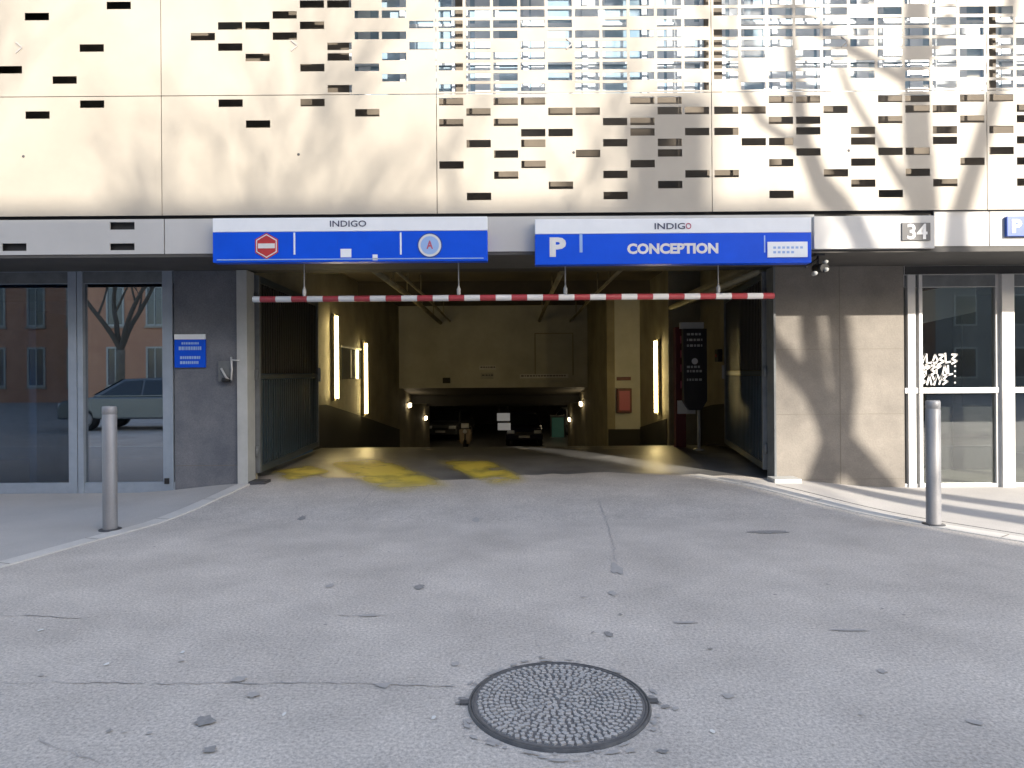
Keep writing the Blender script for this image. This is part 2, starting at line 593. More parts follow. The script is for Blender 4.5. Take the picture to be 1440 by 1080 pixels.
strip(KL, 0.17, "kerb", "kerb", 0.012, -1)
strip(KR, 0.20, "kerb", "kerb", 0.012, 1)
strip([(x + .27, y + .17) for x, y in KR[1:5]], 0.022, "drain_slot", "iron_dark", 0.009, 1)


def pave(line, xout, wd, sgn):
    mb = MB()
    rows = []
    ys = [y for _, y in line]
    for k in range(60):
        y = line[0][1] + (line[-1][1] - line[0][1]) * k / 59
        y = min(y, YW)
        for (xa, ya), (xb, yb) in zip(line[:-1], line[1:]):
            if yb <= y <= ya:
                tq = (ya - y) / max(1e-6, ya - yb)
                x = xa + (xb - xa) * tq
                break
        x += sgn * wd * 1.1
        rows.append([(x + (xout - x) * q, y) for q in (0, .03, .06, .1, .15, .2, .3, .45, .7, 1.0)])
    vs, fs = [], []
    nc = len(rows[0])
    for r in rows:
        for x, y in r:
            vs.append((x, y, hump(x, y) + 0.006))
    for k in range(len(rows) - 1):
        for c in range(nc - 1):
            fs.append((k * nc + c, k * nc + c + 1, (k + 1) * nc + c + 1, (k + 1) * nc + c))
    mb.add(vs, fs, 0, True)
    o = mb.build("pavement", "pavement")
    tag(o, kind="structure")


pave(KL, -12, 0.17, -1)
pave(KR, 12, 0.20, 1)

# worn yellow stripes on the threshold
mb = MB()
fade = []
for poly in [[(440, 648), (540, 642), (660, 688), (530, 694)], [(600, 647), (690, 644), (755, 678), (690, 688)],
             [(370, 664), (440, 652), (480, 664), (400, 682)]]:
    ps = [gpt(x, y, 0.115) for x, y in poly]
    N = 12
    vs, fs = [], []
    for a in range(N + 1):
        for c in range(N + 1):
            q = ps[0].lerp(ps[1], a / N).lerp(ps[3].lerp(ps[2], a / N), c / N)
            vs.append((q.x, q.y, hump(q.x, q.y) + 0.0085))
            fade.append(smooth(min(a, N - a) / (N * .3)) * smooth(min(c, N - c) / (N * .28)))
    for a in range(N):
        for c in range(N):
            fs.append((a * (N + 1) + c, (a + 1) * (N + 1) + c, (a + 1) * (N + 1) + c + 1, a * (N + 1) + c + 1))
    mb.add(vs, fs)
o = mb.build("road_marking", "worn_yellow")
at = o.data.attributes.new("wear", 'FLOAT', 'POINT')
at.data.foreach_set("value", fade)
tag(o, kind="structure")

# ramp down into the garage (starts as a dark apron inside the gate line)
prof = [(9.15, 0), (9.6, 0), (10.4, 0), (11.4, 0), (12.4, 0), (13.0, -0.02), (13.8, -0.11), (27.0, -1.96), (28, -2.03), (48, -2.03)]
mb = MB()
rr = random.Random(9)
XR = [-12] + [-3.65 + 7.62 * i / 40 for i in range(41)] + [12]
vs, fs, mi_ = [], [], []
nx = len(XR)
for k, (y, z) in enumerate(prof):
    for i, x in enumerate(XR):
        j = 0.0
        if k == 0: j = rr.uniform(-.10, .10) + .25 * math.sin(x * 1.3)
        if 0 < k < 5: j = rr.uniform(-.18, .18)
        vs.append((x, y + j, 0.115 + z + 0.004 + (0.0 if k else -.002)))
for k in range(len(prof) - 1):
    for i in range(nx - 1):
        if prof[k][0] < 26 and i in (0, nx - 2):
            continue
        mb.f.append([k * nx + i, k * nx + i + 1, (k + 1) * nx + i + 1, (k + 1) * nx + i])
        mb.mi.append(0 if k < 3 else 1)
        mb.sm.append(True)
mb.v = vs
tag(mb.build("ramp", ["apron", "ramp_floor"]), kind="structure")


def floor_z(y):
    for (ya, za), (yb, zb) in zip(prof[:-1], prof[1:]):
        if ya <= y <= yb:
            return 0.12 + za + (zb - za) * (y - ya) / (yb - ya)
    return 0.12


# ------------------------------------------------------------------ the building
BLD = thing("car_park_building", (0, YF, 0), "cream building with perforated metal cladding above the car park entrance", "building")
SC = YF / F
UP = ["0123456", ]
# perforations read from the picture: for every panel column, (row numbers above the seam, row numbers below it)
HOLES = {
    0: {4: ([6], []), 5: ([1], [1]), 6: ([7], []), 7: ([4], [0]), 8: ([0], [])},
    1: {1: ([3], []), 2: ([2, 4], [0]), 3: ([2, 5], [2]), 4: ([1, 3], []), 5: ([0, 2, 6], [0]), 6: ([0, 4, 5, 8], []),
        7: ([1, 3, 6], [1]), 8: ([0, 1, 3, 5, 7], []), 9: ([2, 4], [])},
    2: {0: ([0, 1, 2, 3, 4, 6, 8], [0, 2, 6]), 1: ([0, 1, 2, 3, 4, 5, 6, 7, 8], [1, 4, 9]), 2: ([0, 1, 2, 3, 5, 6, 7, 8], [0, 2, 5, 7]),
        3: ([0, 1, 2, 4, 5, 6, 8], [0, 3, 4, 6]), 4: ([0, 1, 2, 3, 4, 6, 7], [1, 3, 8]), 5: ([0, 1, 3, 4, 5, 6, 7, 8], [1, 5]),
        6: ([0, 1, 2, 3, 4, 5, 6, 7, 8], [2, 4, 7, 9]), 7: ([0, 1, 3, 5, 7], [0, 2, 3, 6]), 8: ([0, 1, 2, 3, 4, 5, 6, 7, 8], [0, 1, 4, 5, 8]),
        9: ([0, 2, 4, 5, 6, 8], [1, 3, 7])},
    3: {0: ([0, 1, 3, 4, 5, 6, 7], [1, 3, 7]), 1: ([0, 1, 2, 3, 4, 5, 8], [1, 4]), 2: ([0, 1, 2, 3, 4, 7, 8], [0, 2, 4, 6, 9]),
        3: ([0, 1, 2, 3, 5, 6, 7, 8], [0, 2, 3, 5]), 4: ([0, 1, 2, 3, 4, 5, 6], [1, 7]), 5: ([0, 2, 3, 4, 6, 7], [3, 4, 6, 8]),
        6: ([1, 2, 3, 4, 5, 6], [0, 2, 5, 9]), 7: ([0, 2, 3, 4, 6, 7, 8], [0, 1, 5, 7]), 8: ([0, 1, 2, 3, 4, 5, 6, 8], [1, 3, 4, 8]),
        9: ([1, 2, 3, 5, 7], [0, 2, 6])},
    4: {0: ([1, 2, 3, 4, 5, 6, 7, 8], [0, 3, 5]), 1: ([2, 4, 5, 6, 7, 8], [1, 2, 4, 6, 8]), 2: ([0, 1, 3, 4, 6, 8], [0, 3, 5]),
        3: ([1, 2, 4, 7], [2, 6]), 4: ([0, 3, 5, 6], [1, 4]), 5: ([2, 4, 7], [3]), 6: ([1, 5], [0]), 7: ([3, 6], []), 8: ([2], [5]), 9: ([4], [])},
    -1: {2: ([3], []), 5: ([7], [2]), 8: ([1], [])},
    5: {0: ([2, 5], [1]), 2: ([4, 7], []), 4: ([1], [3]), 7: ([5], [])},
}
PITCH = 38.42 * SC
X0 = (230 - 720) * SC
PW = 386.9 * SC
ROW = 14.8 * SC
HW, HH = 34.2 * SC, 10.6 * SC
ZSEAM = P(720, 132.0, YF).z
ZBOT = P(720, 299.5, YF).z
GAP = 0.008
rng = random.Random(3)


def perforated(x0, x1, z0, z1, holes, name="facade_panel", y=YF, th=0.005, mname="panel", parent=BLD, extras=None):
    """metal sheet with real rectangular openings: holes = list of (hx0, hx1, hz0, hz1)"""
    xs = sorted({x0, x1} | {h[0] for h in holes} | {h[1] for h in holes})
    zs = sorted({z0, z1} | {h[2] for h in holes} | {h[3] for h in holes})
    nx, nz = len(xs) - 1, len(zs) - 1
    solid = [[True] * nz for _ in range(nx)]
    for h in holes:
        for i in range(nx):
            if h[0] - 1e-6 <= xs[i] and xs[i + 1] <= h[1] + 1e-6:
                for k in range(nz):
                    if h[2] - 1e-6 <= zs[k] and zs[k + 1] <= h[3] + 1e-6:
                        solid[i][k] = False
    mb = MB()
    vid = {}

    def V(i, k, b):
        if (i, k, b) not in vid:
            vid[i, k, b] = len(mb.v)
            mb.v.append((xs[i], y + th * b, zs[k]))
        return vid[i, k, b]

    def S(i, k):
        return 0 <= i < nx and 0 <= k < nz and solid[i][k]
    for i in range(nx):
        for k in range(nz):
            if not solid[i][k]:
                continue
            q = [[V(i, k, 0), V(i + 1, k, 0), V(i + 1, k + 1, 0), V(i, k + 1, 0)], [V(i, k, 1), V(i, k + 1, 1), V(i + 1, k + 1, 1), V(i + 1, k, 1)]]
            if not S(i - 1, k): q.append([V(i, k, 0), V(i, k + 1, 0), V(i, k + 1, 1), V(i, k, 1)])
            if not S(i + 1, k): q.append([V(i + 1, k, 0), V(i + 1, k, 1), V(i + 1, k + 1, 1), V(i + 1, k + 1, 0)])
            if not S(i, k - 1): q.append([V(i, k, 0), V(i, k, 1), V(i + 1, k, 1), V(i + 1, k, 0)])
            if not S(i, k + 1): q.append([V(i, k + 1, 0), V(i + 1, k + 1, 0), V(i + 1, k + 1, 1), V(i, k + 1, 1)])
            for f in q:
                mb.f.append(f); mb.mi.append(0); mb.sm.append(False)
    if extras:
        extras(mb)
    o = MB.build(mb, name, mname, parent)
    return o


ZTOP2 = ZSEAM + 2.52
for pn in range(-2, 7):
    x0 = X0 + (pn - 1) * PW
    cols = HOLES.get(pn, {})
    for lev in (0, 1, 2):
        hs = []
        for c in range(10):
            up, lo = cols.get(c, ([], []))
            hx = x0 + 3.0 * SC + c * PITCH
            if lev == 0:
                for r in lo:
                    zt = ZSEAM - (5.0 + 14.85 * r) * SC
                    hs.append((hx, hx + HW, zt - HH, zt))
            elif lev == 1:
                for r in up:
                    zt = ZSEAM + (132 - (-1.5 + 14.9 * r)) * SC
                    hs.append((hx, hx + HW, zt - HH, zt))
                dens = 0.55 if pn in (2, 3) else 0.22 if pn in (1, 4) else 0.06
                for r in range(1, 10):
                    if rng.random() < dens:
                        zt = ZSEAM + (132 - (-1.5 - 14.9 * r)) * SC
                        if zt < ZTOP2 - 0.05:
                            hs.append((hx, hx + HW, zt - HH, zt))
            else:
                for r in range(0, 12):
                    if rng.random() < 0.08:
                        zt = ZTOP2 + 0.2 + r * ROW
                        hs.append((hx, hx + HW, zt - HH, zt))
        z0, z1 = [(ZBOT, ZSEAM), (ZSEAM + GAP, ZTOP2), (ZTOP2 + GAP, ZTOP2 + 2.2)][lev]

        def screws(mb, x0=x0, lev=lev):
            if lev == 0:
                xx, zz = x0 + 192 * SC, P(720, 215, YF).z
                mb.lathe((xx, YF, zz), [(0.0, -0.006), (0.012, -0.006), (0.016, 0.0)], 8, 1, 'Y')
            if lev == 1:
                xx, zz = x0 + 187 * SC, P(720, 62, YF).z
                for sg in (1, -1):
                    mb.obox((xx, YF - 0.004, zz + sg * .03), (.034, 0, -sg * .028), (0, .004, 0), (.004, 0, sg * .006), 2)
        perforated(x0, x0 + PW - GAP, z0, z1, hs, mname=["panel", "steel_dark", "stain_faint"], extras=screws if -1 < pn < 5 else None)

# fascia below the perforated panels, with three small slots at the far left
ZF1 = P(720, 304.5, YF).z
ZF0 = P(720, 353.5, YF).z


def slot(px0, px1, py0, py1):
    a, b_ = P(px0, py1, YF), P(px1, py0, YF)
    return (a.x, b_.x, a.z, b_.z)


segs = [(-9.5, P(230, 300, YF).x, [slot(2, 37, 342, 353), slot(154, 189, 312, 323), slot(154, 189, 342, 352)]),
        (P(231.5, 300, YF).x, P(615, 300, YF).x, []), (P(616, 300, YF).x, P(1145, 300, YF).x, []),
        (P(1316, 300, YF).x, P(1393, 300, YF).x, []), (P(1394.5, 300, YF).x, 9.5, [])]
for k, (a, b_, hs) in enumerate(segs):
    perforated(a, b_, ZF0 + (0.03 if k > 2 else 0), ZF1 if k < 3 else ZF1 + 0.035, hs, name="fascia_panel", y=YF + 0.002 if k < 3 else YF + .03, th=0.02, mname="fascia")
# proud fascia box carrying the house number
a, b_ = P(1145, 350, YF - .04), P(1314, 303, YF - .04)
MB().box(a.x, b_.x, YF - 0.04, YF + 0.09, P(1230, 349.5, YF - .04).z, P(1230, 303.5, YF - .04).z).build("fascia_box", "fascia", BLD, bevel=0.004)
# dark recess rail between panels and fascia, and the overhang body
MB().box(-9.5, 9.5, YF + 0.06, YF + 0.10, ZF0 + .002, ZBOT + .03).build("backing_rail", "dark_metal", BLD)
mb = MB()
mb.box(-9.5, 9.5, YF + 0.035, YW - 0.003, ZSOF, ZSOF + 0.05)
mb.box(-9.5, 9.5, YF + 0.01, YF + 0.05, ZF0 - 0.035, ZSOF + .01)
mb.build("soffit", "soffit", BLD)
# inner wall behind the perforated skin, with its windows
YB = YF + 0.42
ZI = ZSOF + 0.05
winz0, winz1 = P(720, 138, YB).z, P(720, 138, YB).z + 2.0
wins = [(P(490, 0, YB).x, P(640, 0, YB).x), (P(655, 0, YB).x, P(990, 0, YB).x), (P(1015, 0, YB).x, P(1390, 0, YB).x), (P(1400, 0, YB).x, 6.6)]
holes = [(a, b_, winz0, winz1) for a, b_ in wins]
perforated(-9.5, 9.5, ZI, 7.4, holes, name="inner_wall", y=YB, th=0.2, mname="inner_wall")
for a, b_ in wins:
    fr = MB()
    f = 0.045
    y0, y1 = YB + 0.02, YB + 0.09
    fr.box(a, a + f, y0, y1, winz0, winz1); fr.box(b_ - f, b_, y0, y1, winz0, winz1)
    fr.box(a + f, b_ - f, y0, y1, winz0, winz0 + f); fr.box(a + f, b_ - f, y0, y1, winz1 - f, winz1)
    n = max(1, round((b_ - a) / 0.62))
    for k in range(1, n):
        xx = a + (b_ - a) * k / n
        fr.box(xx - .03, xx + .03, y0 + .003, y1 - .003, winz0 + f, winz1 - f)
    for zz in (winz0 + 0.42, winz0 + 0.86, winz0 + 1.3):
        fr.box(a + f, b_ - f, y0 + .006, y1 - .006, zz - .02, zz + .02)
    wf = fr.build("window", "window_white", BLD)
    mb = MB()
    mb.box(a, b_, YB + 0.055, YB + 0.065, winz0, winz1)
    mb.build("pane", "window_blue", wf)
    mb = MB()
    k = a + 0.1
    while k < b_ - 0.15:
        wq = rng.uniform(0.12, 0.4)
        if rng.random() < 0.75:
            mb.box(k, min(k + wq, b_ - .05), YB + 0.045, YB + 0.052, winz0 + .05, winz1 - rng.choice((.05, .05, .4)))
        k += wq + rng.uniform(0.02, .25)
    mb.build("blind", "window_white", wf)
# roof slab and flank walls
mb = MB()
mb.box(-9.5, 9.5, YF + .02, 20, 7.4, 7.7)
mb.box(-9.7, -9.5, YF, 20, 0, 7.4); mb.box(9.5, 9.7, YF, 20, 0, 7.4)
mb.build("roof", "fascia", BLD)

# ground floor walls -----------------------------------------------------------
XD_L = P(246, 600, YW).x       # right edge of left door set
XJ_L = P(336, 600, YW).x
XO_L = P(351, 600, YW).x       # opening
XO_R = P(1090, 600, YW).x
XD_R = P(1272, 600, YW).x


def stone_wall(x0, x1, joints_x, joints_z, mname, name="ground_floor_wall"):
    mb = MB()
    mb.box(x0, x1, YW, YW + 0.25, -0.2, ZSOF - 0.002)
    for xx in joints_x:
        mb.box(xx - 0.004, xx + 0.004, YW - 0.002, YW + .01, 0, ZSOF - .004, 1)
    for zz in joints_z:
        mb.box(x0 + .002, x1 - .002, YW - 0.0015, YW + .01, zz - .003, zz + .003, 1)
    return mb.build(name, [mname, "grout"], BLD)


stone_wall(XD_L, XJ_L, [], [0.35], "wall_stone_shaded")
stone_wall(XO_R, XD_R, [P(1181, 500, YW).x], [0.12, 0.95, 1.78], "wall_stone")
# header wall over the opening, inside
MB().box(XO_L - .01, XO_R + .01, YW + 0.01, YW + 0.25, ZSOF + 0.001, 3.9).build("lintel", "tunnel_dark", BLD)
# pale steel jamb on the left of the opening, thin dark posts
z0 = P(343, 682, YW).z
MB().box(XJ_L + .002, XO_L - 0.002, YW - 0.06, YW + 0.2, 0.02, ZSOF - .004).build("jamb", "jamb", BLD, bevel=0.006)
MB().box(XO_R - 0.03, XO_R - .002, YW - 0.05, YW + 0.2, 0.05, ZSOF - .004).build("jamb", "gate_edge", BLD, bevel=0.004)
mb = MB()
mb.box(P(1086, 675, 8.5).x, P(1124, 675, 8.5).x, 8.42, YW - .002, 0.10, 0.165)
mb.build("threshold_block", "jamb", BLD, bevel=0.01)
MB().box(P(349, 680, 8.6).x, P(372, 680, 8.6).x, 8.60, 8.83, 0.09, 0.15).build("threshold_block", "steel_dark", BLD, bevel=0.006)

# left glazed door set
ZDT = P(120, 378, YW).z


def glazed(x_edges, posts, z0, z1, frame, glassname, name="glass_door", rail=None, bottom=0.14, split=None):
    fr = MB()
    fr.box(x_edges[0], x_edges[-1], YW - .01, YW + .09, z1, ZSOF - 0.003, 1)      # dark header
    for x, wd, proud in posts:
        fr.box(x - wd / 2, x + wd / 2, YW - proud, YW + .08, z0, z1 - .002)
    fr.box(x_edges[0], x_edges[-1], YW + .002, YW + .07, z0 + 0.004, z0 + bottom)
    fr.box(x_edges[0], x_edges[-1], YW + .004, YW + .07, z1 - 0.16, z1 - .004, 2)
    if rail:
        fr.box(x_edges[0], x_edges[-1], YW - .012, YW + .03, rail - .035, rail + .035, 3)
    d = fr.build(name, [frame, "dark_metal", "gate_edge", "alu_white"], BLD, bevel=0.004)
    xs = [x_edges[0] + .01, x_edges[-1] - .01]
    if split:
        xs = [xs[0], split, xs[1]]
    for k in range(len(xs) - 1):
        mb = MB()
        mb.box(xs[k], xs[k + 1] - .001, YW + .035, YW + .043, z0 + .02, z1 - .02)
        mb.build("pane", glassname if isinstance(glassname, str) else glassname[k], d)
    return d


pl = [P(x, 600, YW).x for x in (104, 116, 236)]
d1 = glazed([-9.4, XD_L - .003], [(P(103, 600, YW).x, 0.11, 0.01), (P(114.5, 600, YW).x, 0.07, 0.02), (P(237, 600, YW).x, 0.13, 0.015), (-8.0, .12, .01)], 0.0, ZDT - .03, "alu", ("door_glass_dim", "door_glass_left"), split=P(110, 600, YW).x)
MB().box(P(233, 673, YW).x, P(239, 678, YW).x, YW - .035, YW - .015, P(236, 680, YW).z, P(236, 672, YW).z).build("floor_lock", "black", d1)
d2 = glazed([XD_R + .003, 9.4], [(P(1282, 600, YW).x, 0.10, 0.02), (P(1294, 600, YW).x, 0.045, 0.03), (P(1415, 600, YW).x, 0.16, 0.05), (P(1404, 600, YW).x, 0.05, 0.0), (7.6, .14, .04)],
            0.0, P(1350, 386, YW).z, "alu_white", "door_glass_right", rail=P(1350, 549, YW).z, bottom=0.05)
# white hand-lettered decal on the right door glass (illegible brush strokes)
mb = MB()
rg = random.Random(11)
KIN = [[(0, 1), (1, 1), (0, .5), (1, .3), (0, 0)], [(0, 0), (0, 1), (1, .8), (0, .5)], [(0, 0), (.5, 1), (1, 0)], [(0, .2), (.5, 1), (1, .4), (.5, 0), (0, .3)],
       [(0, 1), (.1, 0), (1, .1)], [(1, .9), (0, .6), (.2, 0), (1, .2)], [(0, 1), (.5, .45), (1, 1), (.4, 0)]]
for row, (py, n, xa, xb) in enumerate([(504.5, 6, 1294, 1347), (519.5, 6, 1294, 1341), (534.5, 5, 1296, 1334)]):
    for k in range(n):
        cw = (xb - xa) / n
        lx, ly = xa + cw * k + rg.uniform(-.5, .5), py + rg.uniform(-1.5, 1.5)
        pts = [P(lx + u * cw * .82, ly + 6.5 - 13 * v, YW + .030) for u, v in rg.choice(KIN)]
        for a, b_ in zip(pts[:-1], pts[1:]):
            d = (b_ - a)
            nn = Vector((-d.z, 0, d.x)).normalized() * 0.011
            e = d.normalized() * .006
            mb.add([a + nn - e, a - nn - e, b_ - nn + e, b_ + nn + e], [(0, 1, 2, 3)])
for py in (515, 522, 529, 538):
    p = P(1343, py, YW + .030)
    mb.disc(p.x, p.z, .012, YW + .029, YW + .031, 8)
mb.build("decal", "white", d2)

# rooms behind the glass
mb = MB()
x0, x1 = -9.4, XO_L - 0.3
y0, y1 = YW + .26, YW + 3.6
mb.box(x0, x1, y1, y1 + .1, -0.05, 2.9, 0)
mb.box(x0, x1, YW + .1, y1, -0.12, 0.003, 1)
mb.box(x0, x1, YW + .1, y1, 2.86, 2.9, 0)
mb.box(x1, x1 + .05, y0, y1, 0, 2.86, 0)
mb.box(-6.6, -6.5, YW + .6, YW + 1.8, 0.0, 2.4, 0)
mb.build("lobby", ["room_blue", "room_grey"], BLD)
mb = MB()
x0 = XO_R + 0.75
mb.box(x0, 9.4, y1, y1 + .1, -0.05, 2.9, 0)
mb.box(x0, 9.4, YW + .1, y1, -0.12, 0.003, 1)
mb.box(x0, 9.4, YW + .1, y1, 2.86, 2.9, 0)
mb.box(x0, x0 + .05, y0, y1, 0, 2.86, 0)
mb.box(6.6, 6.75, YW + 1.5, y1, 0.0, 2.86, 2)
p0, p1 = P(1290, 470, 10.6), P(1400, 470, 10.6)
mb.box(p0.x, p1.x - .3, 10.2, 10.7, 0.0, 0.95, 2)
mb.build("lobby", ["room_dim", "room_floor", "tunnel_dark"], BLD)
# slanted pale ventilation hood under the lobby ceiling
mb = MB()
a0, a1 = P(1288, 455, 9.6), P(1352, 400, 9.6)
mb.add([(a0.x - .2, 9.3, 2.12), (a1.x, 9.3, 2.30), (a1.x, 9.3, 2.72), (a0.x - .2, 9.3, 2.56),
        (a0.x - .2, 10.2, 2.12), (a1.x, 10.2, 2.30), (a1.x, 10.2, 2.72), (a0.x - .2, 10.2, 2.56)],
       [(0, 1, 2, 3), (4, 7, 6, 5), (0, 3, 7, 4), (1, 5, 6, 2), (0, 4, 5, 1), (3, 2, 6, 7)])
mb.build("lobby_duct", "room_white", BLD)

# tunnel -----------------------------------------------------------------------
XTL, XTR, XTR2, XTR3 = -3.66, 3.97, 3.30, 2.45
YJ1, YJ2, YLN, ZC = 14.3, 17.5, 22.0, 3.7
ZLN = 1.04
mb = MB()
mb.box(XTL - .2, XTL, YW + .25, 30, -2.6, ZC)
mb.box(XTR, XTR + .2, YW + .25, YJ1, -1, ZC)
mb.box(XTR2, XTR + .2, YJ1, YJ1 + .2, -1, ZC)
mb.box(XTR2, XTR2 + .2, YJ1 + .2, YJ2, -1.5, ZC)
mb.box(XTR3 + .2, XTR2 + .2, YJ2, YJ2 + .2, -1.5, ZC, 1)
mb.box(XTR3 + .0, XTR3 + .2, YJ2, 30, -2.6, ZC)
# cheek walls between the tunnel ends and the opening
mb.box(XTL - .2, XO_L + .0, YW + .24, YW + .26, -.1, ZC)
mb.build("tunnel_wall", ["tunnel_paint", "tunnel_pale"], BLD)
# dark wainscot following the ramp
mb = MB()


def skirt(x, y0, y1, h, side):
    n = 6
    for k in range(n):
        ya, yb = y0 + (y1 - y0) * k / n, y0 + (y1 - y0) * (k + 1) / n
        za, zb = floor_z(ya), floor_z(yb)
        t_ = 0.012 * side
        mb.add([(x, ya, za - .1), (x + t_, ya, za - .1), (x + t_, ya, za + h), (x, ya, za + h),
                (x, yb, zb - .1), (x + t_, yb, zb - .1), (x + t_, yb, zb + h), (x, yb, zb + h)],
               [(0, 1, 2, 3), (4, 7, 6, 5), (0, 3, 7, 4), (1, 5, 6, 2), (0, 4, 5, 1), (3, 2, 6, 7)])


for a_ in ((XTL, 9.0, 22.0, 0.85, 1), (XTR, 9.0, 14.29, 0.8, -1), (XTR2, 14.5, 17.5, 0.6, -1)):
    mb = MB()
    skirt(*a_)
    mb.build("tunnel_skirting", "tunnel_dark", BLD)
mb = MB()
mb.box(XTR3 + .02, XTR2, YJ2 - .012, YJ2, -1, floor_z(17.5) + .55)
mb.build("tunnel_skirting", "tunnel_dark", BLD)
# lintel wall with hatch outlines, pipes
mb = MB()
mb.box(XTL, XTR3 + .0, YLN, YLN + .4, ZLN, ZC)
o = mb.build("tunnel_lintel", "tunnel_pale", BLD)
mb = MB()
a, b_ = P(752, 528, YLN), P(806, 468, YLN)
for (u0, u1, v0, v1) in [(a.x, b_.x, b_.z - .03, b_.z), (a.x, a.x + .03, a.z, b_.z - .03), (b_.x - .03, b_.x, a.z, b_.z - .03)]:
    mb.box(u0, u1, YLN - .03, YLN - .001, v0, v1)
mb.build("hatch_frame", "tunnel_paint", o)
mb = MB()
p = P(628, 535, YLN)
mb.box(p.x - .12, p.x + .12, YLN - .05, YLN - .001, p.z - .09, p.z + .09)
mb.build("vent_box", "tunnel_dark", o)
mb = MB()
p0, p1 = P(833, 540, YLN), P(833, 466, YLN)
mb.tube([(p0.x - .12, YLN - .06, p0.z), (p0.x - .12, YLN - .06, p1.z)], 0.035, 8)
mb.build("downpipe", "jamb", o)
mb = MB()
mb.box(XTL - .2, XTR + .2, YW + .26, YLN + .4, ZC, ZC + .2)
mb.box(XTL, XTR, 12.0, 12.4, ZC - .35, ZC)
mb.box(XTL, XTR2, 16.2, 16.6, ZC - .35, ZC)
mb.build("tunnel_ceiling", "tunnel_ceiling", BLD)
mb = MB()
mb.tube([(3.33, 9.0, 2.85), (3.33, 14.2, 2.85)], 0.05, 8)
mb.tube([(3.75, 9.0, 2.95), (3.75, 14.2, 2.95)], 0.035, 8)
mb.box(3.45, 3.65, 9.0, 14.25, 3.0, 3.06)
mb.build("ceiling_pipe", "tunnel_paint", BLD)
for x_, z_, r_ in ((-2.3, 3.25, .06), (-2.0, 3.3, .03), (0.9, 3.3, .05), (1.9, 3.28, .035)):
    mb = MB()
    mb.tube([(x_, 9.0, z_), (x_, 16.0, z_), (x_, 21.98, z_ - .1)], r_, 10)
    for y_ in (9.6, 11.4, 13.2, 15.0, 17.5, 20.0):
        mb.tube([(x_, y_, z_), (x_, y_, ZC)], .012, 6)
    mb.build("ceiling_pipe", "tunnel_paint", BLD)
# lower level behind the lintel
mb = MB()
mb.add([(-12, YLN + .41, ZLN), (12, YLN + .41, ZLN), (12, 27, 0.42), (-12, 27, 0.42), (12, 48, 0.42), (-12, 48, 0.42)], [(0, 3, 2, 1), (3, 5, 4, 2)])
mb.box(-12, 12, 46, 46.2, -2.2, 0.5)
mb.box(-12, -11.8, 30, 46, -2.2, .5); mb.box(11.8, 12, 30, 46, -2.2, .5)
mb.box(-12, XTL - .2, 29.8, 30, -2.2, .5); mb.box(XTR3 + .2, 12, 29.8, 30, -2.2, .5)
mb.build("garage_hall", "hall", BLD)
mb = MB()
mb.box(XTL + .01, XTR3 - .01, 24.6, 25.0, 0.42, 0.72)
mb.build("garage_beam", "tunnel_dark", BLD)
MB().box(XTL + .01, XTR3 - .01, 29.0, 29.4, 0.12, 0.42).build("garage_beam", "tunnel_dark", BLD)
# window opening in the left tunnel wall
mb = MB()
mb.box(XTL - .001, XTL + .012, 14.6, 16.5, 1.40, 2.08, 0)
mb.box(XTL, XTL + .03, 15.35, 15.4, 1.42, 2.06, 1)
mb.box(XTL, XTL + .03, 14.55, 16.55, 2.08, 2.12, 1)
mb.build("booth_window", ["window_dark", "jamb"], BLD)

# ------------------------------------------------------------------ signs
def sign_box(x0, x1, zt, zm, zb, y, name, label, cat, group=None):
    th = thing(name, ((x0 + x1) / 2, y, zb), label, cat, group)
    MB().box(x0, x1, y, y + 0.13, zb, zm - .001).build("blue_face", "sign_blue", th, bevel=0.006)
    MB().box(x0, x1, y + .001, y + 0.13, zm + .001, zt).build("white_header", "sign_white", th, bevel=0.006)
    for xx in (x0 + .35, (x0 + x1) / 2, x1 - .35):
        MB().box(xx - .03, xx + .03, y + .131, YF, zm, zt - .05).build("bracket", "steel_dark", th)
    return th


def sg(px, py):
    return P(px, py, YS)


S1 = sign_box(sg(299, 340).x, sg(685.5, 340).x, P(492, 305.5, YS).z, P(492, 325.3, YS).z, P(492, 368, YS).z, YS, "entrance_sign",
              "long blue and white sign board over the entrance with a red hexagon mark", "sign", "sign boards over the entrance")
S2 = sign_box(sg(752.5, 340).x, sg(1141, 340).x, P(946, 307, YS).z, P(946, 328, YS).z, P(946, 371, YS).z, YS, "entrance_sign",
              "long blue and white sign board over the entrance reading CONCEPTION beside a white P", "sign", "sign boards over the entrance")
yf = YS - .0005
mb = MB(); a, b_ = sg(464, 320), sg(515, 308)
text("INDIGO", (a.x + b_.x) / 2, P(490, 314.5, YS).z, b_.x - a.x, 0.066, yf, mb, bold=0.01)
mb.build("lettering", "ink", S1)
for px in (414, 563.5):
    a, b_ = sg(px - 1, 358), sg(px + 1.2, 327)
    MB().box(a.x, b_.x, YS - .003, YS, a.z, b_.z).build("divider", "sign_white", S1)
